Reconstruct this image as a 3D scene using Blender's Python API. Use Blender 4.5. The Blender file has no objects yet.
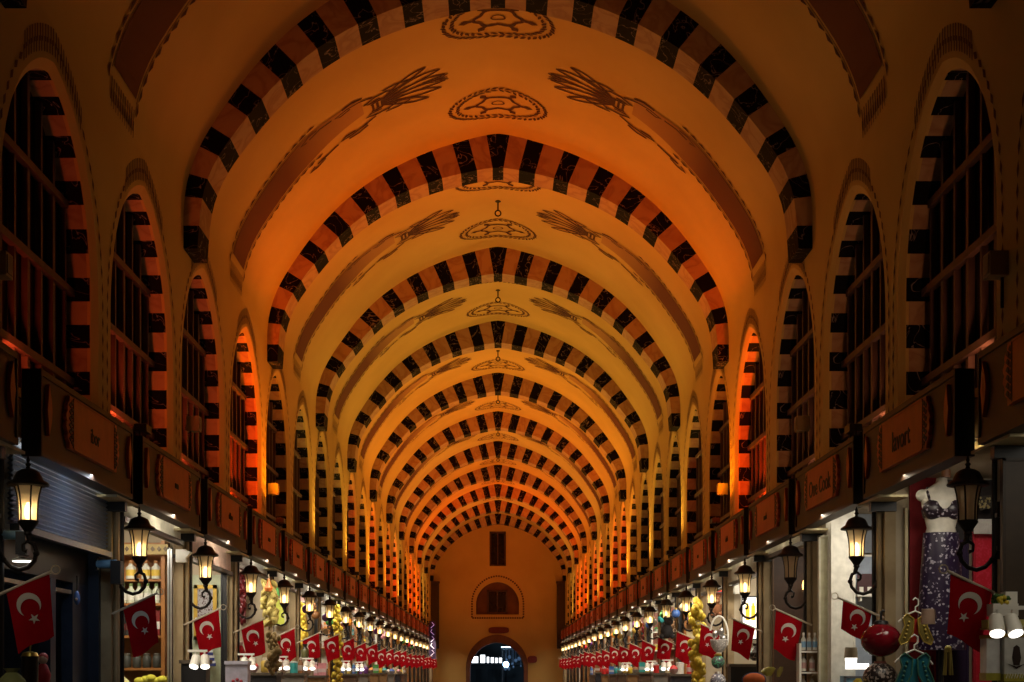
import bpy, math, random
from mathutils import Vector, Matrix
random.seed(7)
C = bpy.context.scene.collection
W, S, F, CZ = 3.3, 5115.0, 1550.0, 2.0      # half width of the hall at the signs, depth scale, focal length in px, eye height
PI = math.pi
PITCH = .000625
def P(s, X, u, Z): return Vector((s*X*W, u*S, CZ+Z*W))
def at(px, py, u): return Vector(((px-498)*u*W, u*S, CZ+(672-py)*u*W))
ORD = 'first second third fourth fifth sixth seventh eighth ninth tenth eleventh twelfth thirteenth fourteenth fifteenth sixteenth seventeenth eighteenth nineteenth twentieth twenty-first twenty-second twenty-third twenty-fourth'.split()
SIDE = {-1: 'left', 1: 'right'}

# ------------------------------------------------------------------ mesh builder
class MB:
    def __init__(s): s.v = []; s.f = []; s.m = []
    def add(s, vs, fs, mi=0):
        b = len(s.v); s.v += [tuple(v) for v in vs]
        for f in fs: s.f.append(tuple(b+i for i in f)); s.m.append(mi)
    def quad(s, a, b, c, d, mi=0): s.add([a, b, c, d], [(0, 1, 2, 3)], mi)
    def box(s, c, d, mi=0, M=None):
        x, y, z = d[0]/2, d[1]/2, d[2]/2
        vs = [Vector((sx*x, sy*y, sz*z)) for sz in (-1, 1) for sy in (-1, 1) for sx in (-1, 1)]
        if M is not None: vs = [M @ v for v in vs]
        s.add([v+Vector(c) for v in vs], [(0, 2, 3, 1), (4, 5, 7, 6), (0, 1, 5, 4), (2, 6, 7, 3), (0, 4, 6, 2), (1, 3, 7, 5)], mi)
    def bx(s, x0, x1, y0, y1, z0, z1, mi=0):
        s.box(((x0+x1)/2, (y0+y1)/2, (z0+z1)/2), (abs(x1-x0), abs(y1-y0), abs(z1-z0)), mi)
    def tube(s, pts, r, mi=0, n=8, closed=False):
        pts = [Vector(p) for p in pts]; N = len(pts); b = len(s.v)
        rr = r if isinstance(r, (list, tuple)) else [r]*N
        up = None
        for i, p in enumerate(pts):
            t = (pts[(i+1) % N]-pts[i-1]) if closed else (pts[min(i+1, N-1)]-pts[max(i-1, 0)])
            t.normalize()
            if up is None:
                up = Vector((0, 0, 1)) if abs(t.z) < .9 else Vector((1, 0, 0))
            a = t.cross(up).normalized(); c = a.cross(t).normalized(); up = c
            for k in range(n):
                w = 2*PI*k/n
                s.v.append(tuple(p+(a*math.cos(w)+c*math.sin(w))*rr[i]))
        M = N if closed else N-1
        for i in range(M):
            j = (i+1) % N
            for k in range(n):
                l = (k+1) % n
                s.f.append((b+i*n+k, b+i*n+l, b+j*n+l, b+j*n+k)); s.m.append(mi)
        if not closed:
            s.f.append(tuple(b+k for k in range(n))); s.m.append(mi)
            s.f.append(tuple(b+(N-1)*n+k for k in reversed(range(n)))); s.m.append(mi)
    def lathe(s, prof, c=(0, 0, 0), n=16, mi=0, M=None, ph=0, sx=1, sy=1, cap=True):
        b = len(s.v); c = Vector(c)
        for r, z in prof:
            for k in range(n):
                w = 2*PI*k/n+ph
                v = Vector((r*math.cos(w)*sx, r*math.sin(w)*sy, z))
                if M is not None: v = M @ v
                s.v.append(tuple(v+c))
        for i in range(len(prof)-1):
            for k in range(n):
                l = (k+1) % n
                s.f.append((b+i*n+k, b+i*n+l, b+(i+1)*n+l, b+(i+1)*n+k)); s.m.append(mi)
        if cap:
            s.f.append(tuple(b+k for k in reversed(range(n)))); s.m.append(mi)
            e = b+(len(prof)-1)*n
            s.f.append(tuple(e+k for k in range(n))); s.m.append(mi)
    def ball(s, c, r, mi=0, n=10, m=6, sz=1, sx=1, sy=1, M=None):
        s.lathe([(r*math.sin(PI*(i+.02)/(m+.04)), -r*sz*math.cos(PI*(i+.02)/(m+.04))) for i in range(m+1)], c, n, mi, M, 0, sx, sy)
    def loft(s, rings, n=18, mi=0):          # rings: (cx, cy, z, rx, ry)
        b = len(s.v)
        for cx, cy, z, rx, ry in rings:
            for k in range(n):
                w = 2*PI*k/n; s.v.append((cx+rx*math.cos(w), cy+ry*math.sin(w), z))
        for i in range(len(rings)-1):
            for k in range(n):
                l = (k+1) % n
                s.f.append((b+i*n+k, b+i*n+l, b+(i+1)*n+l, b+(i+1)*n+k)); s.m.append(mi)
        s.f.append(tuple(b+k for k in reversed(range(n)))); s.m.append(mi)
        e = b+(len(rings)-1)*n
        s.f.append(tuple(e+k for k in range(n))); s.m.append(mi)
    def prism(s, poly, a0, a1, mi=0, ax='y'):
        def V(p, a): return (p[0], a, p[1]) if ax == 'y' else ((a, p[0], p[1]) if ax == 'x' else (p[0], p[1], a))
        n = len(poly)
        s.add([V(p, a0) for p in poly]+[V(p, a1) for p in poly],
              [tuple(range(n)), tuple(reversed(range(n, 2*n)))]+[(i, (i+1) % n, n+(i+1) % n, n+i) for i in range(n)], mi)
    def build(s, name, mats, parent=None, smooth=False, loc=None):
        me = bpy.data.meshes.new(name); me.from_pydata(s.v, [], s.f)
        if not isinstance(mats, (list, tuple)): mats = [mats]
        for m in mats: me.materials.append(m)
        if len(mats) > 1: me.polygons.foreach_set('material_index', s.m)
        me.update()
        import bmesh
        bm = bmesh.new(); bm.from_mesh(me); bmesh.ops.recalc_face_normals(bm, faces=bm.faces); bm.to_mesh(me); bm.free()
        if smooth:
            me.polygons.foreach_set('use_smooth', [True]*len(me.polygons))
            try: me.set_sharp_from_angle(angle=math.radians(40))
            except Exception: pass
        o = bpy.data.objects.new(name, me); C.objects.link(o)
        if parent is not None: o.parent = parent
        if loc is not None: o.location = loc
        return o

def thing(name, label, cat, loc=(0, 0, 0), rz=0, group=None):
    o = bpy.data.objects.new(name, None); C.objects.link(o); o.location = loc; o.rotation_euler = (0, 0, rz)
    o.empty_display_size = .05
    return tag(o, label, cat, group)
def tag(o, label, cat, group=None):
    o['label'] = label; o['category'] = cat
    if group: o['group'] = group
    return o
def struct(o): o['kind'] = 'structure'; return o
def dup(root, loc, rz=0, label=None, group=None, swap=None):
    r = root.copy(); C.objects.link(r); r.location = loc; r.rotation_euler = (0, 0, rz)
    if label: r['label'] = label
    if group: r['group'] = group
    for ch in list(root.children):
        c = ch.copy(); C.objects.link(c); c.parent = r
        if swap and ch.name.split('.')[0] in swap: c.data = swap[ch.name.split('.')[0]]
        for g in ch.children:
            d = g.copy(); C.objects.link(d); d.parent = c
    return r

# ------------------------------------------------------------------ materials
def nodes(name):
    m = bpy.data.materials.new(name); m.use_nodes = True
    nt = m.node_tree; b = nt.nodes['Principled BSDF']
    return m, nt, b
def mat(name, c, c2=None, sc=6, rough=.6, metal=0, bump=0, detail=4, spec=.4, emit=None, es=1):
    m, nt, b = nodes(name)
    if c2 is None: c2 = tuple(x*.8 for x in c)
    tc = nt.nodes.new('ShaderNodeTexCoord'); nz = nt.nodes.new('ShaderNodeTexNoise')
    nz.inputs['Scale'].default_value = sc; nz.inputs['Detail'].default_value = detail
    nt.links.new(tc.outputs['Object'], nz.inputs['Vector'])
    rp = nt.nodes.new('ShaderNodeValToRGB'); rp.color_ramp.elements[0].position = .35; rp.color_ramp.elements[1].position = .65
    rp.color_ramp.elements[0].color = (*c2, 1); rp.color_ramp.elements[1].color = (*c, 1)
    nt.links.new(nz.outputs['Fac'], rp.inputs['Fac']); nt.links.new(rp.outputs['Color'], b.inputs['Base Color'])
    b.inputs['Roughness'].default_value = rough; b.inputs['Metallic'].default_value = metal
    b.inputs['Specular IOR Level'].default_value = spec
    if bump:
        bp = nt.nodes.new('ShaderNodeBump'); bp.inputs['Strength'].default_value = bump; bp.inputs['Distance'].default_value = .02
        nt.links.new(nz.outputs['Fac'], bp.inputs['Height']); nt.links.new(bp.outputs['Normal'], b.inputs['Normal'])
    if emit:
        b.inputs['Emission Color'].default_value = (*emit, 1); b.inputs['Emission Strength'].default_value = es
    return m
def marble(name, base, vein, sc, width, rough=.35):
    m, nt, b = nodes(name); b.inputs['Specular IOR Level'].default_value = .06
    tc = nt.nodes.new('ShaderNodeTexCoord'); n1 = nt.nodes.new('ShaderNodeTexNoise')
    n1.inputs['Scale'].default_value = sc; n1.inputs['Detail'].default_value = 3; n1.inputs['Distortion'].default_value = 1.4
    nt.links.new(tc.outputs['Object'], n1.inputs['Vector'])
    rp = nt.nodes.new('ShaderNodeValToRGB'); e = rp.color_ramp.elements
    e[0].position = .5-width; e[0].color = (*base, 1); e[1].position = .5+width; e[1].color = (*base, 1)
    x = rp.color_ramp.elements.new(.5); x.color = (*vein, 1)
    nt.links.new(n1.outputs['Fac'], rp.inputs['Fac']); nt.links.new(rp.outputs['Color'], b.inputs['Base Color'])
    b.inputs['Roughness'].default_value = rough
    return m
M = {}
M['plaster'] = mat('plaster', (.62, .43, .145), (.55, .37, .12), .7, .85, 0, .08, 6, .2)
M['paint'] = mat('maroon_paint', (.085, .022, .016), (.06, .016, .012), 8, .8)
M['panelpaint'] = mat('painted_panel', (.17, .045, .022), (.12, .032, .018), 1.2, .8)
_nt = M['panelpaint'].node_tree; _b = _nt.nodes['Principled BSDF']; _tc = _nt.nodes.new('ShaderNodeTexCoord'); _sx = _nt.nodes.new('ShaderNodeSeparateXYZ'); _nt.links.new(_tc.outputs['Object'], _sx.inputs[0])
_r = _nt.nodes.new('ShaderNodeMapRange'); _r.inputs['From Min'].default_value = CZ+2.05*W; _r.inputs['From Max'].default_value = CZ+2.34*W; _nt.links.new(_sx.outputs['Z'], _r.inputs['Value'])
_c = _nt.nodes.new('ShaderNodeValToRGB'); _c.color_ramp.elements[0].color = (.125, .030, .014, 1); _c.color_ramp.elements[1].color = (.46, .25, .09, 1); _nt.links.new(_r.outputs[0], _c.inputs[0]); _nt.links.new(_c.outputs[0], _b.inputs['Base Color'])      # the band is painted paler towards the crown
M['chain'] = mat('chain_paint', (.13, .055, .03), (.10, .04, .022), 9, .8)
M['dark'] = marble('dark_marble', (.005, .004, .004), (.24, .19, .17), 3.0, .012, .7)
M['rose'] = marble('rose_marble', (.46, .30, .175), (.37, .21, .125), 2.2, .09, .5)
M['pane'] = mat('night_glass', (.010, .009, .010), (.006, .006, .007), 3, .25, 0, 0, 2, .3)
M['bars'] = mat('window_bars', (.10, .05, .042), (.07, .035, .03), 5, .6)
M['fascia'] = mat('fascia_wood', (.052, .026, .014), (.038, .019, .010), 4, .55)
M['fasciaend'] = mat('fascia_end', (.010, .008, .007), (.006, .005, .005), 4, .6)
M['carved'] = mat('carved_wood', (.56, .088, .013), (.46, .070, .010), 7, .5, 0, .1)
M['carvedark'] = mat('carved_relief', (.075, .022, .010), (.05, .015, .008), 9, .6)
M['letter'] = mat('lettering_paint', (.03, .012, .008), (.02, .009, .006), 9, .6)
M['pier'] = mat('pier_stone', (.36, .27, .15), (.24, .17, .09), 3.5, .75, 0, .25)
M['inner'] = mat('shop_wall', (.44, .37, .27), (.34, .28, .19), 2, .7)
M['soffit'] = mat('soffit_board', (.62, .54, .33), (.55, .47, .28), 3, .7)
M['iron'] = mat('wrought_iron', (.020, .013, .009), (.012, .008, .006), 10, .5, .5)
M['black'] = mat('black_metal', (.012, .012, .014), (.008, .008, .010), 8, .45)
M['navy'] = mat('navy_metal', (.018, .030, .055), (.012, .020, .040), 5, .4, .2)
M['bluelamp'] = mat('blue_lamp_shell', (.16, .32, .50), (.12, .25, .40), 6, .35)
M['white'] = mat('white_plastic', (.72, .70, .64), (.66, .64, .58), 6, .45)
M['cream'] = mat('cream_box', (.42, .30, .15), (.35, .25, .12), 5, .7)
M['steel'] = mat('steel', (.55, .55, .54), (.42, .42, .42), 7, .3, .9)
M['pole'] = mat('pole_wood', (.52, .44, .33), (.42, .35, .25), 9, .5)
M['red'] = mat('flag_red', (.27, .003, .007), (.23, .002, .005), 5, .85, spec=.05)
M['emblem'] = mat('flag_white', (.50, .45, .39), (.45, .40, .34), 5, .75)
M['wood'] = mat('shelf_wood', (.36, .15, .035), (.26, .10, .022), 6, .5)
M['floor'] = mat('stone_floor', (.22, .19, .16), (.15, .13, .11), 2.2, .5, 0, .15)
M['lampglow'] = mat('tube_glow', (1, 1, 1), (1, 1, 1), 1, .5, emit=(1, .90, .70), es=9)
M['bulb'] = mat('bulb_glow', (1, .9, .7), (1, .9, .7), 1, .5, emit=(1, .66, .30), es=15)
M['bulboff'] = mat('bulb_off', (.6, .5, .35), (.5, .42, .3), 4, .3)
M['lens'] = mat('lens_glow', (1, 1, 1), (1, 1, 1), 1, .5, emit=(1, .95, .85), es=3)
M['lensoff'] = mat('lens_dark', (.2, .19, .17), (.15, .14, .13), 4, .3)
def glassmat(name, col, tr):
    m = bpy.data.materials.new(name); m.use_nodes = True; nt = m.node_tree; nt.nodes.clear()
    o = nt.nodes.new('ShaderNodeOutputMaterial'); a = nt.nodes.new('ShaderNodeBsdfTransparent'); b = nt.nodes.new('ShaderNodeBsdfTranslucent')
    g = nt.nodes.new('ShaderNodeBsdfGlossy'); g.inputs['Roughness'].default_value = .15; b.inputs['Color'].default_value = (*col, 1)
    a.inputs['Color'].default_value = (.95, .9, .8, 1)
    tc = nt.nodes.new('ShaderNodeTexCoord'); nz = nt.nodes.new('ShaderNodeTexNoise'); nz.inputs['Scale'].default_value = 14
    nt.links.new(tc.outputs['Object'], nz.inputs['Vector'])
    mr = nt.nodes.new('ShaderNodeMapRange'); mr.inputs['To Min'].default_value = tr-.12; mr.inputs['To Max'].default_value = tr+.12
    nt.links.new(nz.outputs['Fac'], mr.inputs['Value'])
    x = nt.nodes.new('ShaderNodeMixShader'); nt.links.new(mr.outputs['Result'], x.inputs[0]); nt.links.new(a.outputs[0], x.inputs[1]); nt.links.new(b.outputs[0], x.inputs[2])
    y = nt.nodes.new('ShaderNodeMixShader'); y.inputs[0].default_value = .05; nt.links.new(x.outputs[0], y.inputs[1]); nt.links.new(g.outputs[0], y.inputs[2])
    nt.links.new(y.outputs[0], o.inputs['Surface']); return m
M['glass'] = glassmat('lantern_glass', (.85, .74, .52), .60)
def sequin(name, base, spark, th=.72):
    m, nt, b = nodes(name)
    tc = nt.nodes.new('ShaderNodeTexCoord'); v = nt.nodes.new('ShaderNodeTexVoronoi'); v.inputs['Scale'].default_value = 60
    nt.links.new(tc.outputs['Object'], v.inputs['Vector'])
    sp = nt.nodes.new('ShaderNodeSeparateColor'); nt.links.new(v.outputs['Color'], sp.inputs[0])
    rp = nt.nodes.new('ShaderNodeValToRGB'); e = rp.color_ramp.elements; e[0].position = th; e[0].color = (*base, 1); e[1].position = th+.08; e[1].color = (*spark, 1)
    nt.links.new(sp.outputs[0], rp.inputs[0]); nt.links.new(rp.outputs[0], b.inputs['Base Color'])
    b.inputs['Roughness'].default_value = .35; return m
_cm = {}
def col(r, g, b, rough=.5, metal=0):
    k = (r, g, b, rough, metal)
    if k not in _cm: _cm[k] = mat('tint_%d_%d_%d' % (r*99, g*99, b*99), (r, g, b), None, 12, rough, metal)
    return _cm[k]

# ------------------------------------------------------------------ arch profile
EX = [(0, 2.53), (.2235, 2.479), (.396, 2.415), (.56, 2.33), (.709, 2.222), (.833, 2.097), (.940, 1.956), (1.025, 1.82), (1.07, 1.70), (1.085, 1.58)]
def catmull(pts, n=14):
    q = [(-pts[1][0], pts[1][1])]+pts+[(pts[-1][0], 2*pts[-1][1]-pts[-2][1])]
    q[0] = (-.2235, 2.51)
    out = []
    for i in range(1, len(q)-2):
        p0, p1, p2, p3 = [Vector(v) for v in q[i-1:i+3]]
        for k in range(n):
            t = k/n
            out.append(.5*((2*p1)+(p2-p0)*t+(2*p0-5*p1+4*p2-p3)*t*t+(3*p1-p0-3*p2+p3)*t*t*t))
    out.append(Vector(pts[-1])); return out
prof = [p*W for p in catmull(EX)]
for k in range(1, 13): prof.append(Vector((1.085*W, (1.58-.04*k)*W)))
cum = [0]
for a, b in zip(prof, prof[1:]): cum.append(cum[-1]+(b-a).length)
def atlen(s):
    s = max(0, min(cum[-1]-1e-6, s))
    import bisect
    i = bisect.bisect_right(cum, s)-1
    t = (s-cum[i])/(cum[i+1]-cum[i]); p = prof[i].lerp(prof[i+1], t); d = (prof[i+1]-prof[i]).normalized()
    return p, Vector((-abs(d.y), d.x)) if False else Vector((d.y, -d.x))      # inward normal (towards the hall)
def s_at_X(x):
    for i, p in enumerate(prof):
        if p.x >= x*W: return cum[i]
def s_at_Z(z):
    for i, p in enumerate(prof):
        if p.y <= z*W: return cum[i]
def vp(sg, y, off):                                # signed arc length and depth to a point just under the vault
    p, n = atlen(abs(sg)); q = p+n*off
    return Vector(((1 if sg >= 0 else -1)*q.x, y, CZ+q.y))
UEND = .0163
YE = UEND*S
YB = -7.0
UA = lambda k: .00345+.00125*(k-1) if k > 0 else .00208+.00130*k      # front of arch k
RIBD = .00012

# ------------------------------------------------------------------ ceiling with its painted ornament
c = MB()
full = [(-p.x, p.y) for p in reversed(prof) if p.y >= 1.579*W]+[(p.x, p.y) for p in prof[1:] if p.y >= 1.579*W]
ys = [YB+(YE-YB)*i/70 for i in range(71)]
b0 = 0
for y in ys:
    for x, z in full: c.v.append((x, y, CZ+z))
n = len(full)
for i in range(len(ys)-1):
    for k in range(n-1):
        c.f.append((i*n+k, i*n+k+1, (i+1)*n+k+1, (i+1)*n+k)); c.m.append(0)
def stroke(pts, w, mi=1, off=.010):
    L, R = [], []
    for i, p in enumerate(pts):
        a = Vector(pts[max(i-1, 0)]); b = Vector(pts[min(i+1, len(pts)-1)]); d = (b-a)
        d = d.normalized() if d.length > 1e-9 else Vector((1, 0)); q = Vector((-d.y, d.x))
        ww = w[i] if isinstance(w, list) else w
        l = Vector(p)+q*ww/2; r = Vector(p)-q*ww/2
        L.append(vp(l.x, l.y, off)); R.append(vp(r.x, r.y, off))
    for i in range(len(pts)-1): c.quad(L[i], L[i+1], R[i+1], R[i], mi)
def medallion(y, full_detail=True):
    rx, ry = .70, .56
    for ring, nn in ((1.03, 46), (.87, 38)):
        for k in range(nn):
            a = 2*PI*k/nn; t = .30 if k % 2 else -.30
            dx, dy = math.cos(a), math.sin(a); ln = .055
            t = (.75 if ring > .9 else -.75)*(1 if k % 2 else .45); p = (ring*rx*dx, y+ring*ry*dy); tx, ty = -dy*math.cos(t)+dx*math.sin(t), dx*math.cos(t)+dy*math.sin(t)
            stroke([(p[0]-tx*ln, p[1]-ty*ln), p, (p[0]+tx*ln, p[1]+ty*ln)], [.014, .05, .014])
    N = 40
    def blob(a): return 1+.10*math.cos(6*a+PI/2*0)
    stroke([(.42*rx*math.cos(2*PI*k/N)*blob(2*PI*k/N), y+.42*ry*math.sin(2*PI*k/N)*blob(2*PI*k/N)) for k in range(N+1)], .05)
    stroke([(.13*rx*math.cos(2*PI*k/16), y+.13*ry*math.sin(2*PI*k/16)) for k in range(17)], .022)
    for k in range(6):
        a = PI/6+2*PI*k/6+PI/6; r0, r1 = .45, .74
        stroke([(r*rx*math.cos(a), y+r*ry*math.sin(a)) for r in (r0, .56, .64, r1)], [.06, .055, .11, .014])
def palmette(sg, s0, y):                            # fan of leaves, vase and side scrolls between medallions and panel; s grows to the panel
    def T(p): return (sg*(s0+p[0]), y+p[1])
    def cur(pts, w): stroke([T(p) for p in pts], [x*1.5 for x in w] if isinstance(w, list) else w*1.45)
    for a, ln, bul in ((-.40, .62, .075), (-.24, .80, .085), (-.08, .86, .07), (.08, .86, .07), (.24, .80, .085), (.40, .62, .075)):
        tip = (1.02-ln*1.08, a*1.35); base_ = (1.02, a*.22)
        for o in (-1, 1):
            pts = []
            for k in range(9):
                f = k/8; x = base_[0]+(tip[0]-base_[0])*f; yy = base_[1]+(tip[1]-base_[1])*(f**.8)+o*bul*math.sin(PI*f**1.4)
                pts.append((x, yy))
            cur(pts, .026)
    cur([(.06, 0), (.16, .0), (.3, 0)], [.01, .03, .012])
    for o in (-1, 1):
        cur([(.0+.05, o*.1), (.13, o*.035), (.2, o*.08), (.24, o*.03)], .02)
        cur([(1.02, o*.06), (1.04, o*.13), (1.12, o*.15), (1.2, o*.11)], .028)
        cur([(.8, o*.22), (.95, o*.30), (1.12, o*.30), (1.3, o*.22), (1.22, o*.17), (1.05, o*.2)], .026)
        cur([(.62, o*.34), (.8, o*.40), (1.0, o*.38), (.93, o*.31)], .026)
        cur([(1.15, o*.34), (1.35, o*.44), (1.55, o*.47), (1.75, o*.44), (1.66, o*.38), (1.5, o*.41)], .026)
        cur([(1.3, o*.5), (1.45, o*.57), (1.62, o*.54)], .035)
        cur([(1.8, o*.47), (2.0, o*.51), (2.2, o*.49)], .03)
        cur([(2.05, o*.56), (2.2, o*.60), (2.35, o*.54), (2.25, o*.48)], .03)
    for q in (1.03, 1.10, 1.17): cur([(q, -.10), (q, .10)], .026)
    cur([(1.0, -.12), (1.2, -.12)], .02); cur([(1.0, .12), (1.2, .12)], .02)
def panel(sg, y):
    hw = .43; sa, sb = s_at_X(.55), s_at_Z(1.70)
    N = 22
    for i in range(N):
        a, b = sa+(sb-sa)*i/N, sa+(sb-sa)*(i+1)/N
        ha = hw*(.62+.38*min(1, i/7)); hb = hw*(.62+.38*min(1, (i+1)/7))
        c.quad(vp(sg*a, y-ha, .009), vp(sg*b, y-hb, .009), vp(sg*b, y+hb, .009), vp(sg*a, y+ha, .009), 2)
    for o in (-1, 1):
        a = sa+.75
        while a < sb+.05:
            stroke([(sg*a, y+o*(hw+.10)), (sg*(a+.06), y+o*(hw+.125)), (sg*(a+.13), y+o*(hw+.10))], [.018, .07, .018]); a += .155
        stroke([(sg*(sa+.9+(sb-.87-sa)*t/16), y+o*(hw+.045)) for t in range(17)], .014)
    for k in range(11):
        yy = y-hw+2*hw*k/10
        stroke([(sg*(sb+.10), yy), (sg*(sb+.30), yy+.02)], .03, 3); stroke([(sg*(sb+.2), yy+.04), (sg*(sb+.36), yy+.05)], .02, 3)
for k in range(-1, 11):
    uc = .00345+.00125*(k-1)+.00067; y = uc*S
    for o in (-.00029, .00029): medallion((uc+o+.00003)*S)
    for sg in (-1, 1): palmette(sg, s_at_X(.19), y+.22); panel(sg, y)
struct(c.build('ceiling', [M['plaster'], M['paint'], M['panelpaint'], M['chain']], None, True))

# ------------------------------------------------------------------ striped transverse arches
sEnd = s_at_Z(1.465); per = (s_at_Z(1.505))/9.0
def thick(s):
    f = s/sEnd
    if f <= 1: return W*(.16*(1-f)+.048*f) if f > .5 else W*(.16-(.16-.113)*f/.5) if False else W*(.16-.112*f)
    return max(.004, W*.048*(1-(s-sEnd)/(.13*W)))
def rib(k):
    m = MB(); y0, y1 = UA(k)*S, (UA(k)+RIBD)*S
    bounds = [(0, per*.30, 0)]
    j = 0; s = per*.30
    while s < sEnd-1e-6:
        e = min(sEnd, (j+1)*per-per*.22); bounds.append((s, e, 1)); s = e
        if s >= sEnd-1e-6: break
        e = min(sEnd, s+per*.44); bounds.append((s, e, 0)); s = e; j += 1
    smax = min(cum[-1]-.01, sEnd+.13*W)
    pass
    for sg in (-1, 1):
        for a, b, mi in bounds:
            for q in range(2):
                s0, s1 = a+(b-a)*q/2, a+(b-a)*(q+1)/2
                p0, n0 = atlen(s0); p1, n1 = atlen(s1)
                if s0 == 0: n0 = Vector((0, -1))
                e0, e1 = p0-n0*.02, p1-n1*.02
                i0, i1 = p0+n0*thick(s0), p1+n1*thick(s1)
                V = lambda p, y: (sg*p.x, y, CZ+p.y)
                m.quad(V(e0, y0), V(e1, y0), V(i1, y0), V(i0, y0), mi)
                m.quad(V(i0, y0), V(i1, y0), V(i1, y1), V(i0, y1), mi)
                m.quad(V(e0, y1), V(e1, y1), V(i1, y1), V(i0, y1), mi)
                if s1 > sEnd-1e-6: m.quad(V(e1, y0), V(i1, y0), V(i1, y1), V(e1, y1), 0)
    return struct(m.build('trim_%d' % (k+2), [M['dark'], M['rose'], M['plaster']]))
for k in range(-1, 12): rib(k)

# ------------------------------------------------------------------ side walls, piers, windows
U0 = lambda i: .00219+PITCH*i-(.00003 if i < 0 else 0)                       # near end of sign i
HW, ZA, SILL = .00025*S, 1.465*W, .62*W
XW, XG = 1.085, 1.165
NS = 22
def arch_path(hw, za, sill, n=16, e=.18):
    R = hw*(1+e); zs = za-math.sqrt(R*R-(e*hw)**2)
    pts = [(-hw, sill), (-hw, zs)]; tm = math.acos(e*hw/R)
    for i in range(1, n+1): t = tm*i/n; pts.append((e*hw-R*math.cos(t), zs+R*math.sin(t)))
    return pts+[(-y, z) for y, z in reversed(pts[:-1])], zs
def resample(pts, n):
    d = [0]
    for a, b in zip(pts, pts[1:]): d.append(d[-1]+math.hypot(b[0]-a[0], b[1]-a[1]))
    out = []; j = 0
    for i in range(n+1):
        s = d[-1]*i/n
        while j < len(d)-2 and d[j+1] < s: j += 1
        t = (s-d[j])/(d[j+1]-d[j]); out.append((pts[j][0]+(pts[j+1][0]-pts[j][0])*t, pts[j][1]+(pts[j+1][1]-pts[j][1])*t))
    return out, d[-1]
ZT = 1.58*W
def wall(s):
    w = MB(); X = lambda x: s*x*W
    hole, zs = arch_path(HW+.10, ZA+.08, SILL)
    for i in range(-2, NS):
        ya, yb = (U0(i)-.0000375)*S, (U0(i+1)-.0000375)*S
        if i == -2: ya = YB
        if i == NS-1: yb = YE
        yc = (U0(i)+.000255)*S
        zb = .5*W
        na = len(hole); h = na//2
        def outer(j):
            if j == 0: return (ya, SILL)
            if j == na-1: return (yb, SILL)
            jj = j if j <= h else na-1-j
            t = (jj-1)/(h-1)
            y, z = (ya, hole[1][1]+(ZT-hole[1][1])*t/.5) if t < .5 else (ya+(yc-ya)*(t-.5)/.5, ZT)
            if j > h: y = yb if t < .5 else yb+(yc-yb)*(t-.5)/.5
            return (y, z)
        V = lambda p, x=XW, o=0: (X(x), p[0], CZ+p[1])
        for j in range(na-1):
            a, b = (yc+hole[j][0], hole[j][1]), (yc+hole[j+1][0], hole[j+1][1]); oa, ob = outer(j), outer(j+1)
            w.quad(V(a), V(b), V(ob), V(oa), 0)
            if j in (h-1, h) or abs((h-1)-abs(j-h)) < 0: pass
        # top-corner wedges
        w.quad(V((ya, SILL)), V((yb, SILL)), V((yb, zb)), V((ya, zb)), 0)
        # painted chain and comb round the arch
        p2, L = resample(arch_path(HW+.24, ZA+.20, .70*W)[0], int(arch_path(HW, ZA, SILL)[1]*0+46))
        for j in range(len(p2)-1):
            a, b = Vector(p2[j]), Vector(p2[j+1]); d = (b-a); q = Vector((-d.y, d.x)).normalized(); mid = a+d*.42
            apex = min(j, len(p2)-2-j) > 16
            if not apex:
                w.quad((X(XW-.0015), yc+a.x, CZ+a.y), (X(XW-.0015), yc+mid.x+q.x*.028, CZ+mid.y+q.y*.028), (X(XW-.0015), yc+(a+d*.85).x, CZ+(a+d*.85).y), (X(XW-.0015), yc+mid.x-q.x*.028, CZ+mid.y-q.y*.028), 1)
            else:
                for t in (.1, .55):
                    o = a+d*t
                    for r0, r1 in ((-.07, .05), (.01, .15)):
                        dd = d.normalized()*.014
                        if r0 > 0: o = o+d*.2
                        zc = min(o.y+r1, ZT-.01) if False else None
                        A, B = o+Vector((0, r0)), o+Vector((0, r1))
                        if B.y > ZT: B.y = ZT-.005
                        w.quad((X(XW-.0015), yc+A.x-dd.x, CZ+A.y-dd.y), (X(XW-.0015), yc+A.x+dd.x, CZ+A.y+dd.y), (X(XW-.0015), yc+B.x+dd.x, CZ+B.y+dd.y), (X(XW-.0015), yc+B.x-dd.x, CZ+B.y-dd.y), 1)
    # reach down to shops: piers, dividers, lintel soffits, backs
    for i in range(-2, NS):
        y0, y1 = (U0(i)+.00055)*S, (U0(i+1) if i != -1 else .00214)*S
        if i == -1: y0 = .00206*S
        if i == NS-1: y1 = YE-.02
        w.bx(X(1.06), X(1.09), y0, y1, 0, CZ+.5*W, 2)
        w.bx(X(1.09), X(1.62), y0, y1, 0, CZ+.53*W, 3)
        w.bx(X(1.012), X(1.09), y0-.42, y1, CZ+.466*W, CZ+.472*W, 4)
        w.bx(X(1.02), X(1.09), y0-.03, y0+.06, CZ+.440*W, CZ+.465*W, 5)
        # pipes down the pier
        w.tube([(X(1.052), y0+.09, 0), (X(1.052), y0+.09, CZ+.44*W)], .026, 2)
        w.tube([(X(1.052), y0+.30, 0), (X(1.052), y0+.30, CZ+.46*W)], .020, 5)
    w.quad((X(1.62), YB, 0), (X(1.62), YE, 0), (X(1.62), YE, CZ+.53*W), (X(1.62), YB, CZ+.53*W), 3)
    w.quad((X(1.08), YB, CZ+.53*W), (X(1.08), YE, CZ+.53*W), (X(1.62), YE, CZ+.53*W), (X(1.62), YB, CZ+.53*W), 3)
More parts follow.
